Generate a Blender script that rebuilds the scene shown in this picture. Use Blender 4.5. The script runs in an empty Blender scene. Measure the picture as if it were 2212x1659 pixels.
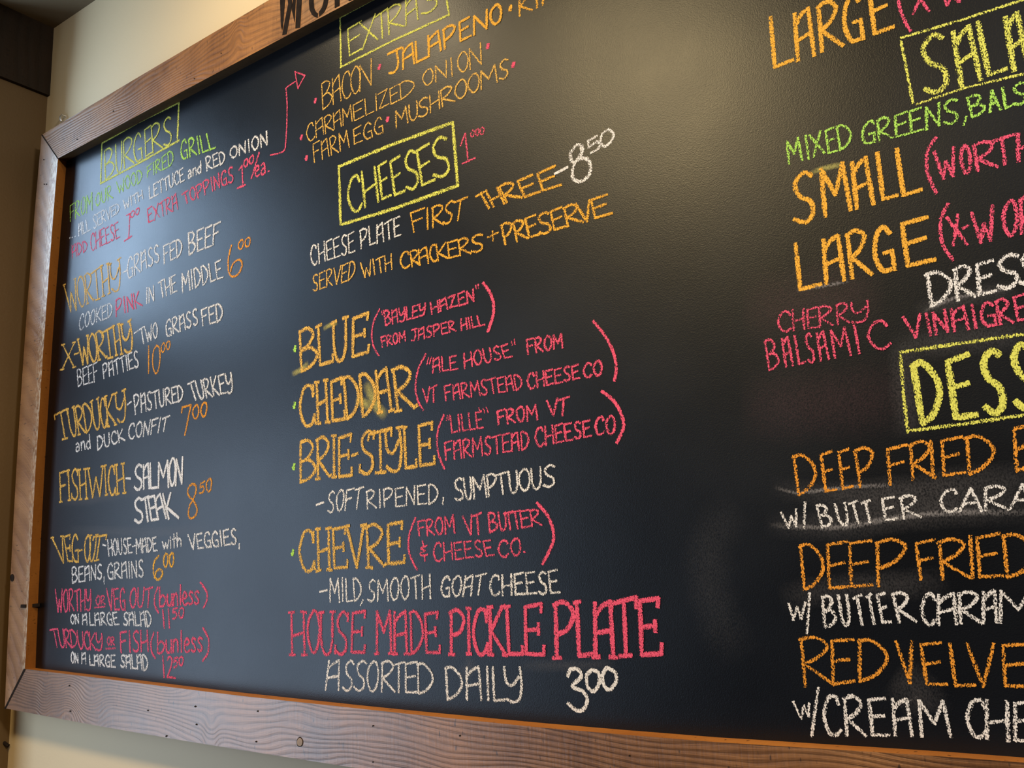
import bpy, math, random
import numpy as np
from mathutils import Vector, Matrix
random.seed(7)
sc = bpy.context.scene
# ------------------------------------------------------------------ camera
CX, CY, F = 1106.0, 829.5, 1850.0
hv = np.array([-1672 - CX, 1278 - CY, F]); hv /= np.linalg.norm(hv)
H2 = np.array([-1672 - CX, 1278 - CY]); DXV = 679 - CX
DYV = -(F * F + H2[0] * DXV) / H2[1]
vv = np.array([DXV, DYV, F]); vv /= np.linalg.norm(vv)
RX = -hv; RZ = vv; RY = np.cross(RZ, RX)
R = np.array([RX, RY, RZ])              # world = R @ cam (cam: x right, y down, z forward)
CAMZ = 1.70                             # eye height above the floor
D = 1.0327                              # distance from the eye to the plane of the blackboard


def un(px, py, y=D):
    """point of the photographed surface lying on the vertical plane Y = y"""
    d = R @ np.array([px - CX, py - CY, F])
    p = d * (y / d[1])
    return Vector((p[0], p[1], p[2] + CAMZ))


cam_d = bpy.data.cameras.new('camera'); cam = bpy.data.objects.new('camera', cam_d)
sc.collection.objects.link(cam)
cx_ = R @ np.array([1, 0, 0]); cy_ = R @ np.array([0, -1, 0]); cz_ = R @ np.array([0, 0, -1])
cam.matrix_world = Matrix(((cx_[0], cy_[0], cz_[0], 0), (cx_[1], cy_[1], cz_[1], 0),
                           (cx_[2], cy_[2], cz_[2], CAMZ), (0, 0, 0, 1)))
cam_d.sensor_fit = 'HORIZONTAL'; cam_d.sensor_width = 36.0
cam_d.lens = F / 2212.0 * 36.0
cam_d.clip_start = 0.05; cam_d.clip_end = 100
sc.camera = cam

# ------------------------------------------------------------------ light
sc.view_settings.view_transform = 'Standard'; sc.view_settings.look = 'None'
sc.view_settings.gamma = 1.0; sc.view_settings.use_curve_mapping = False
sc.view_settings.exposure = 0.14
sc.cycles.transparent_max_bounces = 48
w = bpy.data.worlds.new('world'); sc.world = w; w.use_nodes = True
w.node_tree.nodes['Background'].inputs[0].default_value = (1.0, 0.8, 0.6, 1)
w.node_tree.nodes['Background'].inputs[1].default_value = 0.012
CEIL = CAMZ + 1.372
WALLY = D + 0.015
CORNX = -2.125


def area(name, loc, target, sx, sy, power, col, spread=math.pi, shape='RECTANGLE'):
    l = bpy.data.lights.new(name, 'AREA'); l.shape = shape; l.size = sx; l.size_y = sy
    l.energy = power; l.color = col; l.spread = spread
    o = bpy.data.objects.new(name, l); sc.collection.objects.link(o)
    o.location = loc
    o.rotation_euler = (Vector(target) - Vector(loc)).to_track_quat('-Z', 'Y').to_euler()
    return o


# daylight in the side window, upper (sky) and lower (street) part
area('window_sky_light', (CORNX - 0.30, 0.68, CAMZ + 0.98), (0, 0.68, CAMZ + 0.98), 0.50, 0.60, 11.5, (0.56, 0.76, 1.0))
area('window_street_light', (CORNX - 0.30, -0.20, CAMZ - 0.24), (0, -0.20, CAMZ - 0.24), 1.50, 1.45, 24, (0.68, 0.82, 1.0))
# warm ceiling lamp, then two added fill lights
area('ceiling_lamp_light', (-0.85, -0.05, CEIL - 0.06), (-0.85, -0.05, 0), 0.35, 0.35, 31, (1.0, 0.68, 0.31), spread=2.7, shape='DISK')
area('right_fill_light', (1.3, 0.0, CEIL - 0.05), (0.2, D, CAMZ), 0.3, 0.3, 62, (1.0, 0.89, 0.77), shape='DISK')  # added to light the right-hand chalk, placed clear of the board's reflection
area('left_fill_light', (-1.25, 0.62, CEIL - 0.07), (-1.25, 1.0, CAMZ + 0.3), 0.12, 0.12, 3.6, (1.0, 0.74, 0.42), shape='DISK')  # added to brighten the left-hand chalk and the wall above

# ------------------------------------------------------------------ materials
def new_mat(name):
    m = bpy.data.materials.new(name); m.use_nodes = True
    nt = m.node_tree; nt.nodes.clear()
    out = nt.nodes.new('ShaderNodeOutputMaterial'); b = nt.nodes.new('ShaderNodeBsdfPrincipled')
    nt.links.new(b.outputs[0], out.inputs[0])
    return m, nt, b, out


def nd(nt, t, **kw):
    n = nt.nodes.new(t)
    for k, v in kw.items():
        if k in ('operation', 'blend_type', 'data_type', 'wave_type', 'bands_direction', 'wave_profile', 'feature', 'clamp', 'interpolation_type', 'normalize', 'distance'):
            setattr(n, k, v)
        else:
            n.inputs[k].default_value = v
    return n


def ramp(nt, fac, stops):
    r = nt.nodes.new('ShaderNodeValToRGB'); e = r.color_ramp.elements
    while len(e) < len(stops): e.new(0.5)
    for i, (p, c) in enumerate(stops):
        e[i].position = p; e[i].color = (c[0], c[1], c[2], 1)
    nt.links.new(fac, r.inputs[0]); return r.outputs[0]


def bump(nt, b, height, strength, dist):
    bp = nt.nodes.new('ShaderNodeBump'); bp.inputs['Strength'].default_value = strength
    bp.inputs['Distance'].default_value = dist
    nt.links.new(height, bp.inputs['Height']); nt.links.new(bp.outputs[0], b.inputs['Normal'])


def obj_coord(nt):
    return nt.nodes.new('ShaderNodeTexCoord').outputs['Object']


def plaster(name, col, col2, rough=0.7):
    m, nt, b, _ = new_mat(name); co = obj_coord(nt)
    n = nd(nt, 'ShaderNodeTexNoise', Scale=1.3, Detail=4.0); nt.links.new(co, n.inputs['Vector'])
    nt.links.new(ramp(nt, n.outputs[0], [(0.3, col), (0.7, col2)]), b.inputs['Base Color'])
    f = nd(nt, 'ShaderNodeTexNoise', Scale=160.0, Detail=3.0); nt.links.new(co, f.inputs['Vector'])
    bump(nt, b, f.outputs[0], 0.12, 0.002); b.inputs['Roughness'].default_value = rough
    return m


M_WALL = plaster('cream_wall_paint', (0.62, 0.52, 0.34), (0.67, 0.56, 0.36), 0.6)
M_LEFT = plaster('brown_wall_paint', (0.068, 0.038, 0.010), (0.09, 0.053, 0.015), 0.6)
M_CEIL = plaster('ceiling_paint', (0.12, 0.09, 0.05), (0.15, 0.11, 0.06), 0.8)
M_FLOOR = plaster('dark_floor', (0.08, 0.05, 0.035), (0.11, 0.07, 0.045), 0.5)


def wood(name, lo, hi, lines=95.0, rough=0.38, knots=(), diag=0.0, worn=0.0, coat=0.0, spec=0.5, relief=1.0):
    """uv: u metres along the board, v metres across it"""
    m, nt, b, _ = new_mat(name)
    uv = nt.nodes.new('ShaderNodeUVMap').outputs[0]
    sep = nt.nodes.new('ShaderNodeSeparateXYZ'); nt.links.new(uv, sep.inputs[0])

    def mth(op, a, c=None, clamp=False):
        n = nt.nodes.new('ShaderNodeMath'); n.operation = op; n.use_clamp = clamp
        for i, s in enumerate((a, c)):
            if s is None: continue
            if isinstance(s, (int, float)): n.inputs[i].default_value = s
            else: nt.links.new(s, n.inputs[i])
        return n.outputs[0]
    u, v = sep.outputs[0], sep.outputs[1]
    low = nt.nodes.new('ShaderNodeCombineXYZ')
    nt.links.new(mth('MULTIPLY', u, 2.2), low.inputs[0]); nt.links.new(mth('MULTIPLY', v, 9.0), low.inputs[1])
    ln = nd(nt, 'ShaderNodeTexNoise', Scale=1.0, Detail=2.0); nt.links.new(low.outputs[0], ln.inputs['Vector'])
    val = mth('ADD', v, mth('MULTIPLY', mth('SUBTRACT', ln.outputs[0], 0.5), 0.085))
    val = mth('ADD', val, mth('MULTIPLY', u, diag))
    for (ku, kv, kr, ka) in knots:          # grain flowing round a knot
        du = mth('MULTIPLY', mth('SUBTRACT', u, ku), 1.0 / kr)
        dv = mth('MULTIPLY', mth('SUBTRACT', v, kv), 0.6 / kr)
        r2 = mth('ADD', mth('MULTIPLY', du, du), mth('MULTIPLY', dv, dv))
        g = mth('DIVIDE', ka, mth('ADD', 1.0, mth('MULTIPLY', r2, r2)))
        val = mth('ADD', val, g)
    ph = mth('MULTIPLY', val, lines * 2 * math.pi)
    rings = mth('MULTIPLY', mth('ADD', mth('SINE', ph), 1.0), 0.5)
    rings = mth('POWER', rings, 0.6)
    # fine fibres and cross saw marks
    fc = nt.nodes.new('ShaderNodeCombineXYZ')
    nt.links.new(mth('MULTIPLY', u, 30.0), fc.inputs[0]); nt.links.new(mth('MULTIPLY', val, 900.0), fc.inputs[1])
    fn = nd(nt, 'ShaderNodeTexNoise', Scale=1.0, Detail=3.0); nt.links.new(fc.outputs[0], fn.inputs['Vector'])
    sw = nt.nodes.new('ShaderNodeCombineXYZ')
    nt.links.new(mth('MULTIPLY', u, 260.0), sw.inputs[0]); nt.links.new(mth('MULTIPLY', v, 25.0), sw.inputs[1])
    sn = nd(nt, 'ShaderNodeTexNoise', Scale=1.0, Detail=2.0); nt.links.new(sw.outputs[0], sn.inputs['Vector'])
    bl = nd(nt, 'ShaderNodeTexNoise', Scale=7.0, Detail=5.0); nt.links.new(uv, bl.inputs['Vector'])
    fac = mth('ADD', mth('MULTIPLY', rings, 0.16), mth('MULTIPLY', fn.outputs[0], 0.50))
    fac = mth('ADD', fac, mth('MULTIPLY', mth('SUBTRACT', bl.outputs[0], 0.5), 0.9))
    fac = mth('ADD', fac, mth('MULTIPLY', mth('SUBTRACT', sn.outputs[0], 0.5), 0.25))
    colr = ramp(nt, fac, [(0.12, lo), (0.75, hi)])
    kc = nt.nodes.new('ShaderNodeCombineXYZ')          # dark flecks and tiny checks
    nt.links.new(mth('MULTIPLY', u, 150.0), kc.inputs[0]); nt.links.new(mth('MULTIPLY', v, 75.0), kc.inputs[1])
    kn = nd(nt, 'ShaderNodeTexNoise', Scale=1.0, Detail=1.0); nt.links.new(kc.outputs[0], kn.inputs['Vector'])
    km = mth('MULTIPLY', mth('SUBTRACT', kn.outputs[0], 0.68), 14.0, True)
    kx = nt.nodes.new('ShaderNodeMixRGB'); nt.links.new(mth('MULTIPLY', km, 0.8), kx.inputs[0]); nt.links.new(colr, kx.inputs[1])
    kx.inputs[2].default_value = (lo[0] * .25, lo[1] * .25, lo[2] * .25, 1); colr = kx.outputs[0]
    if worn:
        wn = nd(nt, 'ShaderNodeTexNoise', Scale=1.0, Detail=4.0); wc = nt.nodes.new('ShaderNodeCombineXYZ')
        nt.links.new(mth('MULTIPLY', u, 70.0), wc.inputs[0]); nt.links.new(mth('MULTIPLY', v, 300.0), wc.inputs[1])
        nt.links.new(wc.outputs[0], wn.inputs['Vector'])
        near = mth('MULTIPLY', mth('SUBTRACT', v, 0.052), 60.0, True)
        mk = mth('MULTIPLY', near, mth('MULTIPLY', mth('SUBTRACT', wn.outputs[0], 0.47), 14.0, True), True)
        mk = mth('MULTIPLY', mk, worn)
        mx = nt.nodes.new('ShaderNodeMixRGB'); nt.links.new(mk, mx.inputs[0]); nt.links.new(colr, mx.inputs[1])
        mx.inputs[2].default_value = (0.62, 0.55, 0.42, 1); colr = mx.outputs[0]
    nt.links.new(colr, b.inputs['Base Color'])
    h = mth('ADD', mth('MULTIPLY', rings, 0.6), mth('MULTIPLY', fn.outputs[0], 0.5))
    h = mth('ADD', h, mth('MULTIPLY', sn.outputs[0], 0.45))
    bump(nt, b, h, 0.55 * relief, 0.0016)
    nt.links.new(mth('ADD', rough - 0.08, mth('MULTIPLY', bl.outputs[0], 0.2)), b.inputs['Roughness'])
    b.inputs['Specular IOR Level'].default_value = spec
    b.inputs['Coat Weight'].default_value = coat; b.inputs['Coat Roughness'].default_value = 0.3
    return m


WLO, WHI = (0.10, 0.040, 0.011), (0.40, 0.185, 0.055)
M_TOP = wood('rough_sawn_board_top', WLO, WHI, 150, coat=0.0, spec=0.5, rough=0.5, knots=((0.70, 0.035, 0.016, 0.010), (1.46, 0.06, 0.05, 0.02), (1.05, 0.03, 0.03, 0.02)))
M_BOT = wood('rough_sawn_board_bottom', (0.075, 0.030, 0.010), (0.31, 0.145, 0.050), 165, coat=0.65, spec=0.9, rough=0.42, knots=((0.10, 0.030, 0.022, 0.012), (0.66, 0.012, 0.020, 0.012), (0.28, -0.004, 0.05, 0.02), (0.20, 0.03, 0.03, -0.01)))
M_SIDE = wood('rough_sawn_board_side', (0.16, 0.07, 0.024), (0.36, 0.19, 0.075), 35, diag=0.55, worn=0.6, coat=0.4, spec=0.8)
M_EDGE = wood('clean_cut_board_edge', (0.24, 0.085, 0.016), (0.36, 0.145, 0.028), 20, rough=0.5, spec=0.2, relief=0.3)
M_UNDER = wood('shaded_board_underside', (0.05, 0.03, 0.012), (0.12, 0.07, 0.025), 30, rough=0.6, spec=0.2, relief=0.3)  # shade under the top board put into a darker wood colour
M_TRIM = wood('dark_stained_trim', (0.010, 0.006, 0.003), (0.022, 0.012, 0.006), 30, rough=0.6, spec=0.2)


def flat(name, col, rough=0.5, metal=0.0):
    m, nt, b, _ = new_mat(name); co = obj_coord(nt)
    n = nd(nt, 'ShaderNodeTexNoise', Scale=90.0, Detail=3.0); nt.links.new(co, n.inputs['Vector'])
    c2 = tuple(min(1, c * 1.35 + 0.004) for c in col)
    nt.links.new(ramp(nt, n.outputs[0], [(0.35, col), (0.65, c2)]), b.inputs['Base Color'])
    b.inputs['Roughness'].default_value = rough; b.inputs['Metallic'].default_value = metal
    return m


M_INK = flat('black_stencil_paint', (0.010, 0.007, 0.006), 0.95); M_INK.node_tree.nodes['Principled BSDF'].inputs['Specular IOR Level'].default_value = 0.08
M_IRON = flat('dark_iron', (0.012, 0.008, 0.006), 0.9, 0.0)
M_IRON.node_tree.nodes['Principled BSDF'].inputs['Specular IOR Level'].default_value = 0.1
M_HOOK = flat('bright_steel', (0.6, 0.6, 0.6), 0.3, 0.9)
M_LAMP = flat('lamp_shade_enamel', (0.12, 0.11, 0.10), 0.4)

# blackboard paint: near-black, orange-peel roller texture, satin sheen
m, nt, b, _ = new_mat('blackboard_paint'); M_BOARD = m
co = obj_coord(nt)
n1 = nd(nt, 'ShaderNodeTexNoise', Scale=620.0, Detail=2.0, Roughness=0.55); nt.links.new(co, n1.inputs['Vector'])
n2 = nd(nt, 'ShaderNodeTexNoise', Scale=3.0, Detail=5.0); nt.links.new(co, n2.inputs['Vector'])
nt.links.new(ramp(nt, n2.outputs[0], [(0.35, (0.0012, 0.0019, 0.0040)), (0.72, (0.0026, 0.0040, 0.0078))]), b.inputs['Base Color'])
mr = nt.nodes.new('ShaderNodeMapRange'); mr.inputs['To Min'].default_value = 0.36; mr.inputs['To Max'].default_value = 0.44
mr.inputs['From Min'].default_value = 0.3; mr.inputs['From Max'].default_value = 0.7
nt.links.new(n2.outputs[0], mr.inputs[0]); nt.links.new(mr.outputs[0], b.inputs['Roughness'])
b.inputs['Specular IOR Level'].default_value = 0.5
b.inputs['Specular Tint'].default_value = (0.78, 0.88, 1.0, 1)
bump(nt, b, n1.outputs[0], 0.30, 0.0007)


def chalk(name, col, thr=0.44, edge=0.17, soft=0.045, scale=700.0, opacity=1.0, fade=False):
    """chalk laid on the peaks of the roller texture; uv.y runs -1..1 across the stroke"""
    m, nt, b, out = new_mat(name)
    co = obj_coord(nt)
    mp = nt.nodes.new('ShaderNodeMapping'); mp.inputs['Rotation'].default_value = (0, math.radians(-32), 0)
    mp.inputs['Scale'].default_value = (1.0, 1.0, 0.62)
    nt.links.new(co, mp.inputs[0])
    n = nd(nt, 'ShaderNodeTexNoise', Scale=scale, Detail=3.0, Roughness=0.62); nt.links.new(mp.outputs[0], n.inputs['Vector'])
    uv = nt.nodes.new('ShaderNodeUVMap').outputs[0]
    sep = nt.nodes.new('ShaderNodeSeparateXYZ'); nt.links.new(uv, sep.inputs[0])

    def mth(op, a, c=None, clamp=False):
        q = nt.nodes.new('ShaderNodeMath'); q.operation = op; q.use_clamp = clamp
        for i, s in enumerate((a, c)):
            if s is None: continue
            if isinstance(s, (int, float)): q.inputs[i].default_value = s
            else: nt.links.new(s, q.inputs[i])
        return q.outputs[0]
    av = mth('ABSOLUTE', sep.outputs[1])
    p = mth('POWER', av, 2.2 if not fade else 1.4)
    th = mth('ADD', thr, mth('MULTIPLY', p, edge))
    pn = nd(nt, 'ShaderNodeTexNoise', Scale=55.0, Detail=1.0); nt.links.new(co, pn.inputs['Vector'])
    th = mth('ADD', th, mth('MULTIPLY', mth('SUBTRACT', pn.outputs[0], 0.5), 0.14))
    a = mth('MULTIPLY', mth('SUBTRACT', n.outputs[0], mth('SUBTRACT', th, soft)), 0.5 / soft, True)
    a = mth('MULTIPLY', a, opacity)
    if fade:
        a = mth('MULTIPLY', a, mth('SUBTRACT', 1.0, mth('POWER', av, 1.6), True))
        au = mth('ABSOLUTE', sep.outputs[0])
        a = mth('MULTIPLY', a, mth('SUBTRACT', 1.0, mth('POWER', au, 3.0), True))
    c2 = tuple(c * 0.70 for c in col)
    nt.links.new(ramp(nt, n.outputs[0], [(0.42, c2), (0.62, col)]), b.inputs['Base Color'])
    b.inputs['Roughness'].default_value = 0.95; b.inputs['Specular IOR Level'].default_value = 0.1
    tr = nt.nodes.new('ShaderNodeBsdfTransparent'); mx = nt.nodes.new('ShaderNodeMixShader')
    nt.links.new(a, mx.inputs[0]); nt.links.new(tr.outputs[0], mx.inputs[1]); nt.links.new(b.outputs[0], mx.inputs[2])
    nt.links.new(mx.outputs[0], out.inputs[0])
    return m


COL = {
    'yellow': (0.72, 0.76, 0.15), 'green': (0.42, 0.78, 0.14), 'white': (0.80, 0.82, 0.86),
    'pink': (0.82, 0.11, 0.22), 'orange': (0.86, 0.46, 0.065), 'gold': (0.80, 0.50, 0.12),
    'rust': (0.80, 0.34, 0.045),
}
CH = {}
for k, c in COL.items():
    CH[k] = chalk('chalk_' + k, c)
    CH[k + '_faint'] = chalk('chalk_%s_faint' % k, c, thr=0.462)
    CH[k + '_solid'] = chalk('chalk_%s_solid' % k, c, thr=0.39, edge=0.16)
CH['dust'] = chalk('chalk_dust_white', (0.5, 0.5, 0.55), thr=0.40, edge=0.1, soft=0.14, opacity=0.055, fade=True, scale=600)
CH['dust_streak'] = chalk('chalk_dust_streak', (0.55, 0.55, 0.6), thr=0.42, edge=0.12, soft=0.08, opacity=0.30, fade=True, scale=600)
CH['dust_yellow'] = chalk('chalk_dust_yellow', (0.60, 0.58, 0.20), thr=0.34, edge=0.1, soft=0.10, opacity=0.55, fade=True, scale=600)
CH['dust_thin'] = chalk('chalk_dust_thin', (0.5, 0.52, 0.58), thr=0.45, edge=0.1, soft=0.12, opacity=0.028, fade=True, scale=600)
CH['dust_pink'] = chalk('chalk_dust_pink', (0.40, 0.22, 0.26), thr=0.42, edge=0.1, soft=0.14, opacity=0.05, fade=True, scale=600)

# ------------------------------------------------------------------ helpers
col = bpy.data.collections.new('scene'); sc.collection.children.link(col)


def tag(o, label=None, cat=None, kind=None, group=None):
    if label: o['label'] = label
    if cat: o['category'] = cat
    if kind: o['kind'] = kind
    if group: o['group'] = group
    return o


def empty(name, loc):
    o = bpy.data.objects.new(name, None); col.objects.link(o); o.location = loc; o.empty_display_size = 0.1
    return o


def mesh(name, verts, faces, mat, parent=None, uvs=None, origin=None, smooth=False):
    """verts in world space; stored relative to the parent's (or own) origin"""
    base = Vector((0, 0, 0))
    p = parent
    while p is not None: base += p.location; p = p.parent
    org = Vector(origin) if origin is not None else base
    vs = [tuple(Vector(v) - org) for v in verts]
    me = bpy.data.meshes.new(name); me.from_pydata(vs, [], faces)
    me.materials.append(mat)
    if uvs is not None:
        l = me.uv_layers.new(name='UVMap')
        flat_ = []
        for f in faces:
            for i in f: flat_ += uvs[i]
        l.data.foreach_set('uv', flat_)
    if smooth:
        me.polygons.foreach_set('use_smooth', [True] * len(me.polygons))
    me.update()
    o = bpy.data.objects.new(name, me); col.objects.link(o)
    if parent: o.parent = parent
    o.location = org - base
    return o


def box(name, a, c, mat, parent=None):
    x0, y0, z0 = a; x1, y1, z1 = c
    vs = [(x0, y0, z0), (x1, y0, z0), (x1, y1, z0), (x0, y1, z0), (x0, y0, z1), (x1, y0, z1), (x1, y1, z1), (x0, y1, z1)]
    q = [(0, 3, 2, 1), (4, 5, 6, 7), (0, 1, 5, 4), (1, 2, 6, 5), (2, 3, 7, 6), (3, 0, 4, 7)]
    V = []; Fc = []; U = []
    dims = (x1 - x0, y1 - y0, z1 - z0); la = max(range(3), key=lambda i: dims[i])
    for f in q:
        k = len(V)
        n = [i for i in range(3) if all(abs(vs[j][i] - vs[f[0]][i]) < 1e-9 for j in f)][0]
        ax = [i for i in range(3) if i != n]
        if la in ax: ax = [la] + [i for i in ax if i != la]
        for j in f: V.append(vs[j]); U.append((vs[j][ax[0]], vs[j][ax[1]]))
        Fc.append((k, k + 1, k + 2, k + 3))
    return mesh(name, V, Fc, mat, parent, U)


# ------------------------------------------------------------------ room
XR, YF = 2.6, -3.2
WIN = (-1.05, 0.91, CAMZ - 1.00, CAMZ + 1.32)     # y0, y1, z0, z1 of the side window
tag(box('wall_back', (CORNX - 0.25, WALLY, 0), (XR, WALLY + 0.12, CEIL + 0.1), M_WALL), kind='structure')
tag(box('floor', (CORNX - 0.25, YF, -0.1), (XR, WALLY + 0.12, 0), M_FLOOR), kind='structure')
tag(box('ceiling', (CORNX - 0.25, YF, CEIL), (XR, WALLY, CEIL + 0.1), M_CEIL), kind='structure')
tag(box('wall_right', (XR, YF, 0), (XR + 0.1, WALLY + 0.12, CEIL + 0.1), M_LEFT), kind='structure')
y0, y1, z0, z1 = WIN; xa, xb = CORNX - 0.25, CORNX
V = []; Fc = []; U = []


def addbox(a, c):
    k = len(V); (p0, q0, r0), (p1, q1, r1) = a, c
    for r in (r0, r1):
        for (p, q) in ((p0, q0), (p1, q0), (p1, q1), (p0, q1)):
            V.append((p, q, r)); U.append((q, r))
    for f in ((0, 3, 2, 1), (4, 5, 6, 7), (0, 1, 5, 4), (1, 2, 6, 5), (2, 3, 7, 6), (3, 0, 4, 7)): Fc.append(tuple(i + k for i in f))


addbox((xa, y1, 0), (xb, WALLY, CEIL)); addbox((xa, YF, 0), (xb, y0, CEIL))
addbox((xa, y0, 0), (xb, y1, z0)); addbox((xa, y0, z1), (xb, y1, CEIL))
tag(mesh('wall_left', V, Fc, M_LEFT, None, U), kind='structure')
# window_1: painted sash with one upright bar and one cross bar
V = []; Fc = []; U = []
sw = 0.05
addbox((xa + .02, y0, z0), (xa + .07, y0 + sw, z1)); addbox((xa + .02, y1 - sw, z0), (xa + .07, y1, z1))
addbox((xa + .02, y0 + sw, z0), (xa + .07, y1 - sw, z0 + sw)); addbox((xa + .02, y0 + sw, z1 - sw), (xa + .07, y1 - sw, z1))
tag(mesh('window_1', V, Fc, M_TRIM, None, U), kind='structure')
V = []; Fc = []; U = []
addbox((xa + .025, y0 + sw, CAMZ + 0.56), (xa + .065, y1 - sw, CAMZ + 0.68))
tag(mesh('window_1_cross_bar', V, Fc, M_TRIM, None, U), kind='structure').name = 'trim_2'
# dark header board over the casing in the corner, and the casing edge
hz = CAMZ + 1.18
tag(box('trim_1', (CORNX, 0.90, hz), (CORNX + 0.012, WALLY, CEIL), M_TRIM), kind='structure')

# ------------------------------------------------------------------ the menu board
board = tag(empty('menu_blackboard', (-0.6, WALLY, CAMZ + 0.36)),
            'large blackboard menu in coloured chalk framed with rough sawn boards', 'blackboard')
FT = 0.03; YFR = D - FT; XEND = 0.80


def poly_at(pts, n, key):
    """resample a world polyline to n points equally spaced in coordinate `key`"""
    ks = [p[key] for p in pts]
    out = []
    for i in range(n):
        t = ks[0] + (ks[-1] - ks[0]) * i / (n - 1)
        for a in range(len(pts) - 1):
            lo, hi = sorted((ks[a], ks[a + 1]))
            if lo - 1e-9 <= t <= hi + 1e-9: break
        f = (t - ks[a]) / (ks[a + 1] - ks[a])
        out.append(pts[a].lerp(pts[a + 1], f))
    return out


def smooth_line(pts, key, n=14):
    """quadratic fit so that a board bows gently instead of kinking"""
    ks = np.array([p[key] for p in pts]); o = 2 if key == 0 else 0
    vs = np.array([p[o] for p in pts]); dg = min(2, len(pts) - 1)
    c = np.polyfit(ks, vs, dg); y = pts[0].y
    res = []
    for i in range(n):
        k = ks[0] + (ks[-1] - ks[0]) * i / (n - 1); v = float(np.polyval(c, k))
        res.append(Vector((k, y, v)) if key == 0 else Vector((v, y, k)))
    return res


def board_mesh(name, ib, inf, of, key, mat, mat_edge):
    """ib inner-back line on the panel plane, inf inner-front, of outer-front; back at the wall"""
    n = len(ib); V = []; Fc = []; U = []; MI = []
    rows = []
    for i in range(n):
        ob = Vector((of[i].x, WALLY, of[i].z)); ibw = Vector((ib[i].x, WALLY, ib[i].z))
        rows.append((ob, of[i], inf[i], ibw))
    for s in range(4):
        for i in range(n - 1):
            k = len(V)
            a, c_ = rows[i], rows[i + 1]; t = (s + 1) % 4
            q = (a[s], a[t], c_[t], c_[s])
            for p in q:
                V.append(p)
                if s == 1: U.append((p[key] + 2.0, abs(p[2 - key] - of[0][2 - key])))
                else: U.append((p[key] + 2.0, p.y - YFR + 0.3 * s))
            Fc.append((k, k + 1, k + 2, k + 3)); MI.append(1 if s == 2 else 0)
    for r, fl in ((rows[0], 0), (rows[-1], 1)):
        k = len(V)
        for p in r: V.append(p); U.append((p.x, p.z))
        Fc.append((k, k + 1, k + 2, k + 3) if fl else (k + 3, k + 2, k + 1, k)); MI.append(0)
    for fi, f in enumerate(Fc):                      # every face looks outward
        c0 = sum((V[k] for k in f), Vector()) / 4
        nrm = (V[f[1]] - V[f[0]]).cross(V[f[2]] - V[f[0]])
        r = min(rows, key=lambda q: abs(q[1][key] - c0[key])); cc = (r[0] + r[1] + r[2] + r[3]) / 4
        dv = c0 - cc; end = fi >= len(Fc) - 2
        if not end: dv[key] = 0
        else: dv = Vector((0, 0, 0)); dv[key] = (1 if fi == len(Fc) - 1 else -1) * (1 if ib[-1][key] > ib[0][key] else -1)
        if nrm.dot(dv) < 0: Fc[fi] = tuple(reversed(f))
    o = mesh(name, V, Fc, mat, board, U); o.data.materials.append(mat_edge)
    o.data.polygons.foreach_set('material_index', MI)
    return o


f_ = lambda L, y: [un(a, c, y) for a, c in L]
TL_in, TL_fr, TL_out = un(140, 347), un(125, 343, YFR), un(90, 291, YFR)
BL_in, BL_fr, BL_out = un(73, 1444), un(54, 1445, YFR), un(10, 1530, YFR)
t_ib = smooth_line([TL_in] + f_([(400, 209), (791, 5)], D) + [Vector((XEND, D, un(791, 5).z))], 0)
t_if = smooth_line([TL_fr] + f_([(350, 220), (764, 1)], YFR) + [Vector((XEND, YFR, un(764, 1, YFR).z))], 0)
t_of = smooth_line([TL_out] + f_([(350, 137), (580, 0)], YFR) + [Vector((XEND + .085, YFR, un(580, 0, YFR).z))], 0)
# bottom lines follow the measured edge, a slightly bowed board
bi = f_([(200, 1458.5), (500, 1495), (800, 1527.5), (1150, 1561), (1500, 1591), (2212, 1637)], D)
b_ib = poly_at([BL_in] + bi + [Vector((XEND, D, bi[-1].z))], 24, 0)
bf = f_([(200, 1463), (500, 1501), (900, 1544), (1150, 1570), (1500, 1600), (2212, 1645)], YFR)
b_if = poly_at([BL_fr] + bf + [Vector((XEND, YFR, bf[-1].z))], 24, 0)
bo = f_([(200, 1566), (420, 1604), (660, 1642)], YFR)
b_of = poly_at([BL_out] + bo + [Vector((XEND + .085, YFR, bo[-1].z))], 24, 0)
l_ib = smooth_line([TL_in, un(98, 900), BL_in], 2)
l_if = smooth_line([TL_fr, un(84, 900, YFR), BL_fr], 2)
l_of = smooth_line([TL_out, un(68, 535, YFR), un(50, 800, YFR), un(41, 900, YFR), un(27, 1180, YFR), BL_out], 2)
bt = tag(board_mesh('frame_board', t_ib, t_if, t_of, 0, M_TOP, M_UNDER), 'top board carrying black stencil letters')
bb = tag(board_mesh('frame_board', b_ib, b_if, b_of, 0, M_BOT, M_EDGE), 'bottom board with wavy grain and a small knot')
bl = tag(board_mesh('frame_board', l_ib, l_if, l_of, 2, M_SIDE, M_EDGE), 'narrow left board with pale worn inner edge')
zt, zb = t_if[-1].z, b_if[-1].z
r_ib = [Vector((XEND, D, zt + (zb - zt) * i / 13)) for i in range(14)]
r_if = [Vector((XEND, YFR, p.z)) for p in r_ib]
r_of = [Vector((XEND + .085, YFR, zt + .085 + (zb - zt - .17) * i / 13)) for i in range(14)]
board_mesh('frame_board', r_ib, r_if, r_of, 2, M_SIDE, M_EDGE)
# black painted panel
pan = box('writing_panel', (TL_in.x - 0.02, D, BL_in.z - 0.015), (XEND + 0.01, WALLY - 0.002, TL_in.z + 0.015), M_BOARD, board)
tag(pan, 'satin black writing surface')
PX = pan


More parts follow.
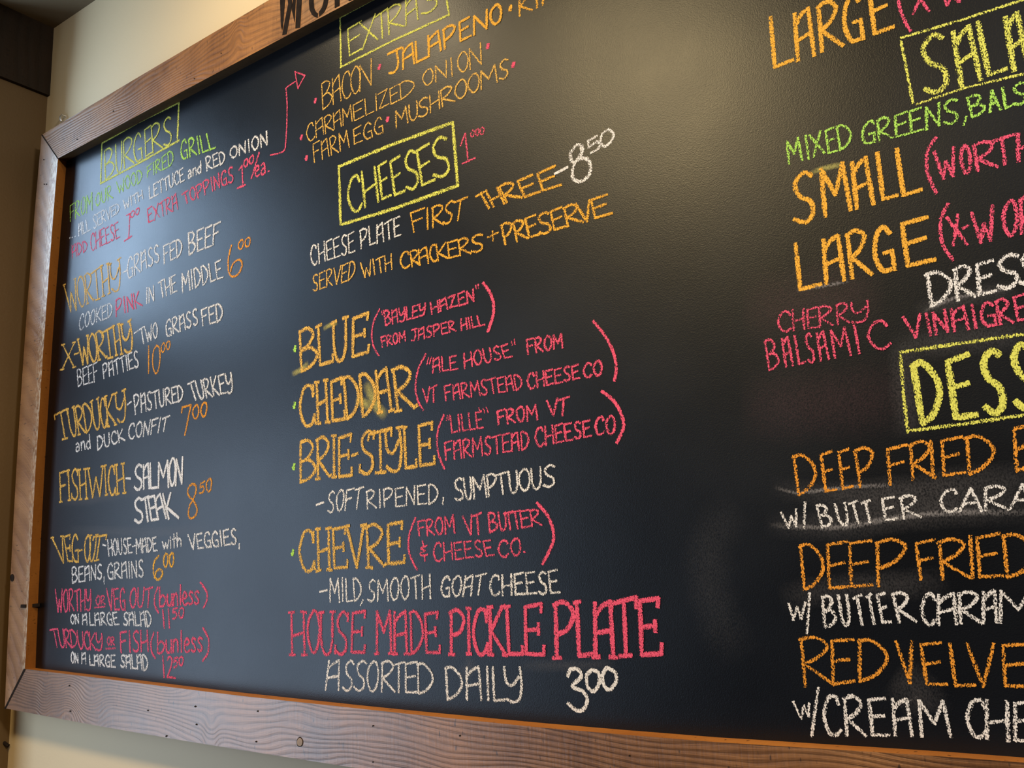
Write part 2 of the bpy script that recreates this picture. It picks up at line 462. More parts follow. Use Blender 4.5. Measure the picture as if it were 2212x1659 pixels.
def extr(name, pts, y, th, mat, parent, label=None):
    """flat polygon given in photo pixels, standing proud of plane y by th"""
    P = [un(a, c, y) for a, c in pts]; n = len(P)
    V = [Vector((p.x, y - th, p.z)) for p in P] + [Vector((p.x, y + 0.0005, p.z)) for p in P]
    Fc = [tuple(range(n)), tuple(range(2 * n - 1, n - 1, -1))] + [(i, i + n, (i + 1) % n + n, (i + 1) % n) for i in range(n)]
    o = mesh(name, V, Fc, mat, parent)
    if label: tag(o, label)
    return o


def c7(L): return [(350 + a / 4.424, c / 4.424) for a, c in L]


# stencilled W O R on the top board
for L in ([(1128, -45), (1182, -75), (1162, 200), (1150, 292), (1137, 245)],
          [(1195, -60), (1238, -85), (1245, 40), (1192, 325), (1150, 338), (1160, 275), (1207, 40)],
          [(1240, 90), (1252, 10), (1262, -70), (1282, -70), (1268, 215)],
          [(1292, -95), (1345, -120), (1320, 264), (1276, 272)]):
    extr('stencil_letter', c7(L), YFR, 0.0006, M_INK, board)
for L in ([(1408, -110), (1406, 40), (1412, 95), (1432, 140), (1460, 162), (1488, 170), (1490, 128), (1470, 112), (1456, 80), (1450, 20), (1454, -130)],
          [(1503, 160), (1550, 118), (1578, 60), (1592, -10), (1596, -180), (1548, -160), (1546, 10), (1532, 68), (1502, 112)],
          [(1650, -200), (1652, 78), (1698, 55), (1700, -220)],
          [(1725, -60), (1790, 12), (1835, -10), (1770, -90)]):
    extr('stencil_letter', c7(L), YFR, 0.0006, M_INK, board)

# small things driven into the boards: nail holes, the pale knot, the black clip
for (px, py) in [(150, 1481), (152.5, 1536), (320, 1535), (422.5, 1526), (425, 1565), (557, 1536), (554, 1602),
                 (806, 1568), (994, 1589), (806, 1646), (1360, 1632), (360, 1590), (210, 300), (245, 240), (167, 301), (420, 170), (478, 115), (96, 398), (95, 345), (101, 398)]:
    n = 7; rr = 2.4 if py > 1400 else 1.6
    ang = [2 * math.pi * i / n for i in range(n)]
    extr('nail_hole', [(px + rr * random.uniform(.7, 1.2) * math.cos(a), py + 0.8 * rr * random.uniform(.7, 1.2) * math.sin(a)) for a in ang], YFR, 0.0005, M_IRON, board)
_kl = lambda r: [(648 + r * 6.5 * math.cos(a), 1603 + r * 9.5 * math.sin(a) * (1 + .08 * math.sin(3 * a))) for a in [2 * math.pi * i / 18 for i in range(18)]]
extr('knot_ring', _kl(1.12), YFR, 0.0003, M_IRON, board)
extr('knot', _kl(0.9), YFR, 0.0008, flat('pale_knot_wood', (0.20, 0.15, 0.11), 0.6), board, 'small pale oval knot')
extr('knot', [(27 + 4 * math.cos(a), 1248 + 8 * math.sin(a)) for a in [2 * math.pi * i / 14 for i in range(14)]], YFR, 0.0012, M_IRON, board, 'dark knot in the left board')
for L in ([(52, 1444), (56, 1446), (13, 1531), (9, 1531)], [(89, 291), (92, 291), (126, 342), (124, 343)]):
    extr('mitre_joint', L, YFR, 0.0004, M_IRON, board)
box('frame_clip', tuple(un(60, 1310, YFR) - Vector((.006, .003, .003))), tuple(un(76, 1306) + Vector((.002, -.001, .003))), M_IRON, board)
# wall hook above the corner, dark rod at the lower left
hk = un(142, 258, WALLY)
V = []; Fc = []


def tube(pts, r, n=8):
    k0 = len(V)
    for i, p in enumerate(pts):
        a = pts[max(i - 1, 0)]; c = pts[min(i + 1, len(pts) - 1)]; d = (Vector(c) - Vector(a)).normalized()
        u_ = d.cross(Vector((0.3, 0.2, 0.9))).normalized(); w_ = d.cross(u_)
        for j in range(n):
            t = 2 * math.pi * j / n
            V.append(Vector(p) + (u_ * math.cos(t) + w_ * math.sin(t)) * r)
    for i in range(len(pts) - 1):
        for j in range(n):
            a = k0 + i * n + j; c = k0 + i * n + (j + 1) % n
            Fc.append((a, c, c + n, a + n))
    Fc.append(tuple(range(k0, k0 + n))); Fc.append(tuple(range(k0 + (len(pts) - 1) * n, k0 + len(pts) * n)))


tube([hk + Vector((0, 0.001, .008)), hk + Vector((0, -.010, .008)), hk + Vector((0, -.014, .001)), hk + Vector((0, -.012, -.008)), hk + Vector((0, -.006, -.010))], 0.0022)
tag(mesh('wall_hook', V, Fc, M_HOOK, None, None, origin=hk, smooth=True), 'tiny bright metal hook in the cream wall above the upper left frame corner', 'hook')
V = []; Fc = []
ra, rb = un(-14, 1588, WALLY - .02), un(18, 1611, WALLY - .006)
tube([ra, ra.lerp(rb, .5), rb], 0.004)
tag(mesh('wall_peg', V, Fc, M_IRON, None, None, origin=rb, smooth=True), 'thin dark rod sticking out of the wall below the lower left frame corner', 'rod')
# lamp housings out of frame; the last two are made up for the fill lights
for (lx, ly, lb) in ((-0.85, -0.05, 'round ceiling lamp over the middle of the room'), (1.3, 0.0, 'added round housing of the fill light to the right of the blackboard'),
                     (-1.25, 0.62, 'added small housing of the fill light close above the blackboard')):
    V = []; Fc = []
    n = 24; k_ = 0.45 if ly > .5 else 1.0; prof = [(0.20 * k_, -0.035), (0.205 * k_, -0.03), (0.205 * k_, 0.0), (0.0, 0.0)]
    for (r_, z_) in prof:
        for j in range(n): V.append(Vector((lx + r_ * math.cos(2 * math.pi * j / n), ly + r_ * math.sin(2 * math.pi * j / n), CEIL + z_)))
    for i in range(len(prof) - 1):
        for j in range(n): Fc.append((i * n + j, i * n + (j + 1) % n, (i + 1) * n + (j + 1) % n, (i + 1) * n + j))
    tag(mesh('ceiling_lamp', V, Fc, M_LAMP, None, None, origin=(lx, ly, CEIL)), lb, 'lamp')

# ------------------------------------------------------------------ chalk handwriting
# strokes in a unit cell; a leading 'c' makes a smooth curve
G = {
    'A': [[(.06, 0), (.10, .97)], ['c', (.10, .72), (.45, .90), (.82, .99)], [(.82, 1.0), (.92, 0)], [(.08, .40), (.88, .50)]],
    '^': [[(.0, 0), (.5, 1), (1, 0)], [(.2, .35), (.82, .38)]],
    'B': [[(.05, 0), (.05, .98)], ['c', (.05, .98), (.5, 1.0), (.78, .82), (.5, .60), (.1, .50)], ['c', (.1, .50), (.6, .52), (.95, .30), (.6, .08), (.05, 0)]],
    'C': [['c', (.92, .78), (.75, .98), (.35, .92), (.06, .50), (.30, .08), (.65, 0), (.95, .14)]],
    'D': [[(.08, 0), (.06, .98)], ['c', (.0, .94), (.4, .98), (.86, .72), (.92, .42), (.55, .12), (.08, 0)]],
    'E': [[(.95, 1.0), (.08, .95), (.10, .02), (1.0, .03)], [(.10, .50), (.80, .55)]],
    'F': [[(1.0, 1.0), (.06, .94), (.10, 0)], [(.10, .50), (.80, .56)]],
    'G': [['c', (.88, .82), (.62, 1.0), (.22, .82), (.05, .42), (.30, .05), (.72, .03)], [(.50, .42), (.88, .44), (.90, .0)]],
    'H': [[(.05, 0), (.06, 1)], [(.92, 1), (.92, 0)], [(.06, .42), (.92, .52)]],
    'I': [[(.5, 0), (.5, 1)]],
    'J': [[(.15, .96), (1.0, 1.0)], ['c', (.68, .98), (.72, .35), (.50, .04), (.12, .10)]],
    'K': [[(.06, 0), (.06, 1)], [(.90, 1), (.14, .45), (.98, 0)]],
    'L': [[(.10, 1), (.12, .02), (1.0, .04)]],
    'M': [[(.05, 0), (.10, .98), (.50, .38), (.88, 1.0), (.96, 0)]],
    'N': [[(.05, 0), (.10, .96), (.84, .04), (.92, 1.0)]],
    'O': [['c', (.50, 1.0), (.14, .78), (.06, .40), (.38, .02), (.78, .14), (.94, .58), (.76, .94), (.48, 1.0)]],
    'P': [[(.08, 0), (.06, .96)], ['c', (.0, .92), (.5, 1.0), (.92, .84), (.62, .52), (.12, .38)]],
    'R': [[(.08, 0), (.06, .95)], ['c', (.0, .92), (.45, 1.0), (.82, .84), (.55, .58), (.12, .44)], [(.12, .44), (.98, 0)]],
    'S': [['c', (.92, .90), (.60, 1.0), (.22, .82), (.35, .56), (.78, .38), (.80, .12), (.45, 0), (.06, .12)]],
    'T': [[(.0, .90), (1.0, 1.0)], [(.48, .95), (.54, 0)]],
    'U': [['c', (.06, 1), (.10, .35), (.32, .03), (.68, .06), (.88, .35)], [(.90, 1), (.88, .30)]],
    'V': [[(.0, 1), (.5, 0), (1, 1)]],
    'W': [[(.0, .98), (.25, 0), (.50, .55), (.74, 0), (1.0, 1)]],
    'X': [[(.0, .95), (1.0, .05)], [(.95, 1), (.05, 0)]],
    'Y': [['c', (.05, 1), (.12, .58), (.45, .46), (.85, .72)], ['c', (.90, 1), (.96, .5), (.80, .08), (.40, -.02), (.10, .05)]],
    'Z': [[(.05, .92), (.90, 1.0), (.10, .05), (1.0, .08)]],
    '0': [['c', (.55, 1.0), (.16, .78), (.10, .32), (.40, .0), (.76, .12), (.94, .60), (.80, .94), (.50, 1.0)]],
    '5': [[(.95, 1.0), (.22, .92), (.16, .58)], ['c', (.16, .55), (.60, .62), (.86, .34), (.60, .04), (.10, .0)]],
    '1': [[(.5, 1), (.5, 0)]],
    '-': [[(.1, .46), (.9, .50)]],
    # lower case: x height .62
    'a': [['c', (.15, .55), (.55, .62), (.78, .42), (.80, .04)], ['c', (.78, .34), (.30, .32), (.10, .12), (.40, .0), (.78, .12)]],
    'n': [[(.12, .60), (.14, 0)], ['c', (.14, .38), (.45, .60), (.80, .50), (.88, 0)]],
    'd': [['c', (.80, .42), (.45, .58), (.10, .26), (.40, .0), (.80, .12)], [(.84, 1.0), (.86, 0)]],
    'e': [['c', (.14, .30), (.80, .40), (.70, .60), (.35, .62), (.10, .28), (.40, .0), (.92, .08)]],
    'b': [[(.10, 1.0), (.12, .04)], ['c', (.12, .40), (.50, .58), (.90, .34), (.55, .02), (.12, .04)]],
    'u': [['c', (.10, .60), (.14, .14), (.50, .02), (.84, .22)], [(.86, .60), (.92, 0)]],
    'l': [[(.5, 1.0), (.55, 0)]],
    's': [['c', (.85, .56), (.45, .64), (.20, .48), (.60, .30), (.80, .12), (.45, .0), (.08, .08)]],
    'w': [[(.0, .58), (.26, 0), (.50, .42), (.74, 0), (1.0, .60)]],
    'i': [[(.5, .58), (.5, 0)], [(.5, .82), (.52, .74)]],
    't': [[(.5, .98), (.52, 0)], [(.05, .62), (.95, .66)]],
    'h': [[(.12, 1.0), (.14, 0)], ['c', (.14, .36), (.50, .58), (.84, .42), (.88, 0)]],
    '=': [[(.1, .46), (.9, .50)]],
}
# serif forms used for the big headings
SF = dict(G)
SF['B'] = G['B']
SF['L'] = [[(.10, 1), (.14, .02), (.95, .04), (.95, .20)], [(-.04, .98), (.28, 1.0)]]
SF['U'] = [['c', (.10, .98), (.10, .35), (.34, .02), (.68, .05), (.86, .35)], [(.88, 1), (.86, .30)], [(-.06, .97), (.26, .99)], [(.72, 1), (1.04, 1.02)]]
SF['E'] = [[(.90, .84), (.94, 1.0), (.12, .95), (.12, .03), (.98, .03), (1.0, .20)], [(.12, .50), (.74, .52)], [(.76, .42), (.76, .62)]]
SF['C'] = [['c', (.90, .74), (.80, .94), (.40, .94), (.08, .50), (.32, .06), (.70, .02), (.92, .22)], [(.90, .70), (.94, .96)], [(.94, .04), (.92, .24)]]
SF['H'] = [[(.12, 0), (.12, 1)], [(.84, 1), (.86, 0)], [(.12, .44), (.84, .52)], [(-.04, 1), (.28, 1)], [(.68, 1), (1.0, 1)], [(-.04, 0), (.28, 0)], [(.70, 0), (1.02, 0)]]
SF['R'] = [[(.10, 0), (.08, .96)], ['c', (.0, .94), (.45, 1.0), (.84, .82), (.60, .58), (.14, .44)], [(.14, .46), (.88, .02), (1.0, .06)], [(-.04, 0), (.26, 0)]]
SF['I'] = [[(.5, 0), (.5, 1)], [(.15, 1), (.85, 1)], [(.15, 0), (.85, 0)]]
SF['T'] = [[(.0, .80), (.02, .93), (1.0, 1.02), (1.0, .84)], [(.50, .96), (.52, 0)], [(.30, 0), (.74, 0)]]
SF['S'] = G['S'] + [[(.92, .80), (.94, .98)], [(.06, .04), (.08, .22)]]
SF['Y'] = [['c', (.08, .98), (.14, .55), (.48, .44), (.84, .72)], ['c', (.88, 1), (.94, .5), (.78, .06), (.40, .0), (.12, .14)], [(-.04, .97), (.22, .98)], [(.72, 1), (1.04, 1.02)]]
SF['V'] = [[(.04, 1), (.5, 0), (.96, 1)], [(-.08, 1), (.18, 1)], [(.80, 1), (1.08, 1)]]
SF['W'] = [[(.0, .98), (.25, 0), (.50, .65), (.74, 0), (1.0, 1)], [(-.06, .98), (.12, .98)], [(.88, 1), (1.08, 1)]]
SF['X'] = [[(.05, 1), (.90, .02)], [(.90, 1), (.08, 0)], [(-.05, 1), (.2, 1)], [(.76, 1), (1.0, 1)], [(-.05, 0), (.2, 0)], [(.78, .02), (1.0, .02)]]
SF['O'] = G['O']
SF['F'] = [[(.92, .84), (.94, 1.0), (.10, .95), (.12, 0)], [(.12, .50), (.70, .54)], [(-.02, 0), (.28, 0)]]
SF['A'] = [[(.10, 0), (.10, .98)], ['c', (.10, .74), (.42, .90), (.80, .99)], [(.80, 1.0), (.86, 0)], [(.10, .44), (.84, .48)], [(-.04, 0), (.26, 0)], [(.70, 0), (1.02, 0)]]
SF['M'] = [[(.10, 0), (.12, .98), (.50, .50), (.86, 1.0), (.92, 0)], [(-.02, 0), (.22, 0)], [(.80, 0), (1.04, 0)]]
SF['P'] = [[(.12, 0), (.10, .96)], ['c', (.0, .94), (.5, 1.0), (.94, .80), (.66, .50), (.14, .42)], [(-.04, 0), (.32, 0)]]
SF['K'] = [[(.10, 0), (.10, 1)], [(.86, 1), (.14, .50), (.96, 0)], [(-.04, 1), (.24, 1)], [(-.04, 0), (.24, 0)], [(.76, .97), (.98, 1)], [(.82, 0), (1.06, 0)]]
SF['D'] = G['D']; SF['G'] = G['G']
WID = {'I': .38, '1': .4, 'i': .4, 'l': .4, 't': .7, 'J': .9, 'M': 1.25, 'W': 1.35, 'w': 1.3, 'E': .95, 'L': .85, 'F': .9, 'S': .9, '-': .55}

TILE = {'T1': (100, 200), 'T2': (100, 600), 'T3': (100, 1000), 'T4': (100, 1240), 'U1': (600, 0), 'U2': (600, 250),
        'U3': (1000, 250), 'U4': (600, 600), 'V1': (900, 600), 'V2': (600, 940), 'V3': (950, 940), 'V4': (600, 1240),
        'V5': (950, 1240), 'R1': (1659, 0), 'R2': (1659, 300), 'R3': (1640, 600), 'R4': (1659, 900), 'R5': (1659, 1244)}


def smooth(pts, seg=5):
    out = []
    P = [pts[0]] + list(pts) + [pts[-1]]
    if pts[0] == pts[-1]: P[0] = pts[-2]; P[-1] = pts[1]
    for i in range(1, len(P) - 2):
        a, b_, c, d = P[i - 1], P[i], P[i + 1], P[i + 2]
        for k in range(seg):
            t = k / seg
            out.append(tuple(0.5 * ((2 * b_[j]) + (-a[j] + c[j]) * t + (2 * a[j] - 5 * b_[j] + 4 * c[j] - d[j]) * t * t + (-a[j] + 3 * b_[j] - 3 * c[j] + d[j]) * t ** 3) for j in (0, 1)))
    out.append(tuple(pts[-1])); return out


class Ink:
    def __init__(self, lift=0.0004): self.V = []; self.F = []; self.U = []; self.k = 0; self.lift = lift

    def ribbon(self, pts, wd, uend=False):
        """pts: points on the board plane as (x, z) in metres"""
        y = D - self.lift - 0.000020 * (self.k % 25); self.k += 1
        n = len(pts)
        if n < 2: return
        P = [Vector(p) for p in pts]
        d0 = (P[1] - P[0]).normalized(); d1 = (P[-1] - P[-2]).normalized()
        P[0] = P[0] - d0 * wd * .25; P[-1] = P[-1] + d1 * wd * .25
        tot = sum((P[i + 1] - P[i]).length for i in range(n - 1)); acc = 0
        k0 = len(self.V)
        for i in range(n):
            a = P[max(i - 1, 0)]; c = P[min(i + 1, n - 1)]; d = c - a
            if d.length < 1e-7: d = d0
            d = d.normalized(); nr = Vector((-d.y, d.x))
            h = wd * .5 * random.uniform(.92, 1.08)
            if i in (0, n - 1) and not uend: h *= .86
            uu = (acc / tot * 2 - 1) if uend else 0
            for s in (-1, 0, 1):
                q = P[i] + nr * h * s
                self.V.append((q.x, y - i * 1.5e-6, q.y)); self.U.append((uu, float(s)))
            if i < n - 1: acc += (P[i + 1] - P[i]).length
        for i in range(n - 1):
            a = k0 + i * 3
            for j in (0, 1): self.F.append((a + j, a + j + 3, a + j + 4, a + j + 1))

    def stroke(self, pts, wd, curve):
        if curve: self.ribbon(smooth(pts), wd)
        else:
            for i in range(len(pts) - 1):
                a, c = Vector(pts[i]), Vector(pts[i + 1]); n = max(2, int((c - a).length / 0.02) + 2)
                self.ribbon([a.lerp(c, j / (n - 1)) for j in range(n)], wd)


PARTNO = {}


def commit(ink, name, colr, label=None):
    # faces wound to face the room
    fs = [tuple(reversed(f)) for f in ink.F]
    o = mesh(name, ink.V, fs, CH[colr], PX, ink.U)
    tag(o, label or ('%s chalk' % colr.split('_')[0].replace('dust', 'pale smeared').replace('rust', 'dark orange').replace('gold', 'golden orange')))
    return o


def absp(tile, x, y):
    t = TILE[tile]; return (t[0] + x / 3.998, t[1] + y / 3.998)


def bp(p):
    q = un(p[0], p[1]); return (q.x, q.z)


WSC = {'T': 1.28, 'U': .92, 'V': .82, 'R': .62}


def W(tile, colr, wd, text, BLx, BLy, BRx, BRy, TLx, TLy, TRx, TRy, cuts=None, font=None, name='chalk_word'):
    font = font or G
    ink = Ink(); wd *= 0.001 * WSC[tile[0]]
    n = len(text); xl, xr = (BLx + TLx) / 2, (BRx + TRx) / 2
    if cuts:
        cells = []
        for i in range(n):
            c0, c1 = cuts[2 * i], cuts[2 * i + 1]; tm = ((c0 + c1) / 2 - xl) / (xr - xl)
            lean = abs((BLx - TLx) * (1 - tm) + (BRx - TRx) * tm); lean = min(lean, .55 * (c1 - c0)) / 2 if tile[0] == 'R' else 0
            cells.append(((c0 + lean - xl) / (xr - xl), (c1 - lean - xl) / (xr - xl)))
    else:
        ws = [WID.get(c, 1.0) for c in text]; gap = .16; tot = sum(ws) + gap * (n - 1); cells = []; a = 0
        for q in ws: cells.append((a / tot, (a + q) / tot)); a += q + gap
    for ch, (t0, t1) in zip(text, cells):
        if ch == ' ': continue
        jx, jy, js = random.uniform(-.02, .02), random.uniform(-.02, .02), random.uniform(-.03, .03)
        for st in font[ch]:
            curve = st[0] == 'c'; pts = []
            for (gx, gy) in (st[1:] if curve else st):
                if ch == 'I' and font is SF: pass
                t = t0 + (t1 - t0) * (gx + js * gy + random.uniform(-.015, .015)); s = gy + jy + random.uniform(-.012, .012)
                bx = BLx + (BRx - BLx) * t; by = BLy + (BRy - BLy) * t
                tx = TLx + (TRx - TLx) * t; ty = TLy + (TRy - TLy) * t
                pts.append(bp(absp(tile, bx + (tx - bx) * s, by + (ty - by) * s)))
            ink.stroke(pts, wd, curve)
    return commit(ink, name, colr)


def S(tile, colr, wd, strokes, name='chalk_mark', curve=False):
    """raw strokes in tile pixels"""
    ink = Ink()
    for st in strokes:
        cv = curve; s2 = st
        if st[0] == 'c': cv = True; s2 = st[1:]
        elif st[0] == 'l': cv = False; s2 = st[1:]
        ink.stroke([bp(absp(tile, *p)) for p in s2], wd * .001 * WSC[tile[0]], cv)
    return commit(ink, name, colr)


def smear(tile, colr, wd, pts):
    ink = Ink(0.00015 + 0.00002 * (len(bpy.data.meshes) % 9)); P = smooth([bp(absp(tile, *p)) for p in pts], 6); ink.ribbon(P, wd * .001 * WSC[tile[0]], True)
    return commit(ink, 'chalk_smear', colr, 'smeared chalk dust')


def dot(tile, colr, x, y, r=16):
    return S(tile, colr, 8.5, [[(x - r * .1, y + r * .75), (x + r * .15, y - r * .75)], [(x - r * .25, y + r * .4), (x + r * .1, y - r * .1)]], 'chalk_bullet')

# ---- first column
S('T1', 'yellow', 5, [[(483, 437), (800, 255), (1147, 88)], [(1147, 85), (1132, 430)], [(1150, 412), (800, 610), (468, 787)], [(483, 432), (470, 787)]], 'chalk_box')
W('T1', 'yellow', 4.5, 'BURGERS', 510, 750, 1088, 435, 505, 495, 1070, 205, [505, 592, 598, 660, 665, 760, 755, 832, 850, 915, 910, 1000, 1005, 1090])
W('T1', 'green_faint', 3.6, 'FROM', 205, 1115, 400, 1010, 205, 975, 400, 860)
W('T1', 'green_faint', 3.6, 'OUR', 425, 985, 575, 910, 425, 885, 560, 795)
W('T1', 'green_faint', 3.8, 'WOOD', 620, 870, 830, 770, 605, 770, 825, 660)
W('T1', 'green_faint', 4.2, 'FIRED', 870, 735, 1105, 620, 870, 640, 1095, 490)
W('T1', 'green', 4.6, 'GRILL', 1165, 585, 1465, 480, 1160, 420, 1430, 345)
S('T1', 'white', 4, [[(203, 1257), (207, 1253)], [(224, 1252), (228, 1248)], [(248, 1246), (252, 1242)]])
W('T1', 'white', 4, 'ALL', 280, 1240, 382, 1192, 280, 1130, 365, 1095)
W('T1', 'white_faint', 3.6, 'SERVED', 410, 1182, 635, 1030, 400, 1065, 630, 950)
W('T1', 'white', 3.6, 'WITH', 670, 1012, 838, 915, 665, 930, 828, 840)
W('T1', 'white', 4, 'LETTUCE', 890, 920, 1195, 760, 885, 810, 1185, 650)
W('T1', 'white', 4, 'and', 1225, 745, 1342, 690, 1220, 640, 1340, 590)
W('T1', 'white', 4, 'RED', 1385, 680, 1552, 600, 1375, 560, 1540, 500)
W('T1', 'white', 4.2, 'ONION', 1590, 570, 1920, 455, 1585, 480, 1908, 335)
W('T1', 'pink_faint', 3.6, 'ADD', 225, 1432, 360, 1360, 220, 1312, 350, 1280)
W('T1', 'pink_faint', 3.8, 'CHEESE', 385, 1372, 637, 1250, 380, 1225, 620, 1120)
S('T1', 'pink', 4, [[(690, 1062), (722, 1045), (712, 1255)], [(675, 1282), (738, 1240)]], 'chalk_price')
W('T1', 'pink_faint', 3.5, '00', 725, 1085, 805, 1045, 725, 1035, 805, 990, name='chalk_price')
W('T1', 'pink_faint', 3.8, 'EXTRA', 880, 1128, 1140, 1005, 870, 1005, 1128, 870)
W('T1', 'pink_faint', 4.2, 'TOPPINGS', 1190, 968, 1622, 765, 1170, 870, 1612, 632)
S('T1', 'pink', 4.2, [[(1665, 668), (1692, 632), (1700, 812)], [(1650, 828), (1722, 795)]], 'chalk_price')
W('T1', 'pink', 3.8, '00', 1708, 648, 1795, 605, 1702, 590, 1795, 535, name='chalk_price')
S('T1', 'pink', 4, [[(1840, 518), (1810, 620), (1773, 742)], [(1918, 682), (1926, 678)]])
W('T1', 'pink', 4, 'ea', 1800, 730, 1900, 705, 1800, 590, 1895, 540)
S('U1', 'pink', 4.4, [['l', (-62, 1340), (5, 1326), (45, 1312)], ['c', (40, 1314), (62, 1290), (72, 1220), (80, 1050), (82, 900), (72, 762)], ['l', (70, 765), (85, 750), (158, 702)],
                      ['l', (150, 620), (236, 652), (176, 765), (163, 690), (150, 620)]], 'chalk_arrow')
W('T2', 'gold_faint', 5, 'WORTHY', 205, 300, 640, 95, 172, 45, 632, -165, [172, 268, 268, 340, 340, 405, 390, 480, 478, 550, 550, 645], SF)
S('T1', 'white', 4.4, [[(665, 1555), (697, 1535)]])
W('T1', 'white', 4, 'GRASS', 700, 1612, 985, 1450, 700, 1425, 970, 1310)
W('T1', 'white', 4.2, 'FED', 1015, 1482, 1180, 1400, 1010, 1322, 1172, 1255)
W('T1', 'white', 4.6, 'BEEF', 1232, 1402, 1490, 1300, 1225, 1212, 1505, 1120)
W('T2', 'white_faint', 3.8, 'COOKED', 280, 455, 575, 330, 290, 320, 570, 210)
W('T2', 'pink', 4, 'PINK', 600, 340, 832, 240, 600, 190, 800, 118)
W('T2', 'white', 4, 'IN', 858, 222, 937, 202, 862, 90, 930, 62)
W('T2', 'white', 4, 'THE', 985, 178, 1132, 118, 965, 30, 1118, -22)
W('T1', 'white', 4.2, 'MIDDLE', 1175, 1728, 1528, 1600, 1165, 1557, 1507, 1450)
S('T1', 'rust', 4.2, [['c', (1600, 1318), (1573, 1440), (1578, 1555), (1615, 1590), (1668, 1555), (1692, 1480), (1662, 1443), (1610, 1485), (1592, 1545)]], 'chalk_price')
W('T1', 'rust', 3.6, '00', 1655, 1362, 1765, 1322, 1658, 1285, 1768, 1245, name='chalk_price')
W('T2', 'gold', 5, 'X', 130, 795, 255, 775, 140, 580, 258, 560, font=SF)
S('T2', 'gold', 5, [[(243, 662), (282, 648)]])
W('T2', 'gold', 5.8, 'WORTHY', 305, 755, 748, 632, 280, 525, 720, 370, [285, 370, 368, 440, 438, 515, 490, 590, 588, 650, 655, 745], SF)
S('T2', 'white', 4, [[(760, 480), (792, 458)]])
W('T2', 'white', 4, 'TWO', 820, 578, 967, 512, 800, 435, 960, 388)
W('T2', 'white', 4.2, 'GRASS', 1035, 512, 1318, 400, 1030, 370, 1302, 268)
W('T2', 'white', 4.4, 'FED', 1348, 412, 1530, 372, 1337, 270, 1522, 212)
W('T2', 'white_faint', 4, 'BEEF', 275, 942, 450, 890, 265, 800, 442, 728)
W('T2', 'white', 4.2, 'PATTIES', 495, 872, 805, 768, 485, 750, 790, 628)
W('T2', 'rust', 4, '10', 885, 830, 990, 812, 885, 595, 985, 578, [870, 900, 912, 988], name='chalk_price')
W('T2', 'rust', 3.4, '00', 990, 648, 1075, 612, 992, 570, 1072, 545, name='chalk_price')
W('T2', 'gold', 5.4, 'TURDUCKY', 130, 1395, 690, 1240, 88, 1165, 675, 972, [85, 195, 195, 260, 262, 330, 328, 398, 400, 468, 468, 520, 518, 595, 598, 690], SF)
S('T2', 'white', 4.2, [[(700, 1098), (735, 1070)]])
W('T2', 'white', 4.4, 'PASTURED', 768, 1178, 1188, 1060, 755, 1010, 1180, 928)
W('T2', 'white', 4.4, 'TURKEY', 1262, 1062, 1618, 985, 1218, 905, 1600, 820)
W('T2', 'white', 4, 'and', 255, 1502, 388, 1470, 250, 1390, 380, 1352)
W('T2', 'white', 4.4, 'DUCK', 442, 1490, 682, 1402, 440, 1370, 662, 1308)
W('T2', 'white', 4.2, 'CONFIT', 710, 1402, 1040, 1318, 708, 1270, 1070, 1190)
S('T2', 'rust', 4.6, [[(1170, 1165), (1176, 1120), (1252, 1098), (1230, 1200), (1198, 1360)]], 'chalk_price')
W('T2', 'rust', 4.4, '00', 1262, 1222, 1392, 1192, 1262, 1110, 1392, 1070, name='chalk_price')
W('T3', 'gold', 5.4, 'FISHWICH', 120, 335, 685, 255, 112, 75, 672, 5, [112, 192, 182, 212, 215, 282, 285, 355, 365, 495, 500, 530, 532, 600, 602, 682], SF)
S('T3', 'white_solid', 5, [[(690, 133), (727, 135)]])
W('T3', 'white_solid', 5, 'SALMON', 762, 238, 1180, 190, 755, 30, 1182, -52, [755, 835, 838, 892, 895, 960, 965, 1060, 1062, 1120, 1118, 1182])
W('T3', 'white_solid', 5.4, 'STEAK', 765, 520, 1145, 468, 757, 312, 1082, 255, [757, 840, 830, 900, 890, 955, 945, 1020, 1030, 1115])
S('T3', 'rust', 4.4, [['c', (1297, 200), (1262, 182), (1225, 225), (1230, 280), (1275, 330), (1303, 395), (1290, 455), (1248, 478), (1228, 440), (1240, 370), (1278, 300), (1295, 240), (1296, 198)]], 'chalk_price')
W('T3', 'rust', 4, '50', 1320, 262, 1432, 242, 1322, 178, 1432, 128, name='chalk_price')
W('T3', 'gold', 5, 'VEG', 135, 862, 280, 852, 80, 640, 275, 612, [82, 165, 165, 222, 222, 282], SF)
S('T3', 'gold', 4.6, [[(285, 757), (312, 752)]])
W('T3', 'gold', 5, 'OUT', 330, 862, 460, 840, 325, 625, 500, 630, [330, 385, 372, 432, 400, 500], SF)
S('T3', 'white', 4.2, [[(490, 707), (517, 712)]])
W('T3', 'white', 4, 'HOUSE', 540, 805, 745, 778, 530, 665, 735, 645)
S('T3', 'white', 3.6, [[(745, 722), (772, 712)]])
W('T3', 'white', 4, 'MADE', 778, 780, 962, 757, 772, 655, 952, 640)
W('T3', 'white', 4, 'with', 1005, 745, 1172, 722, 1003, 635, 1168, 600)
W('T3', 'white', 4.2, 'VEGGIES', 1242, 748, 1652, 702, 1225, 620, 1642, 568)
S('T3', 'white', 4, [[(1668, 700), (1668, 742)]])
W('T3', 'white', 4.2, 'BEANS', 225, 1040, 487, 998, 222, 905, 482, 872)
S('T3', 'white', 3.6, [[(500, 982), (500, 1045)]])
W('T3', 'white', 4.2, 'GRAINS', 532, 1003, 848, 985, 527, 870, 838, 840)
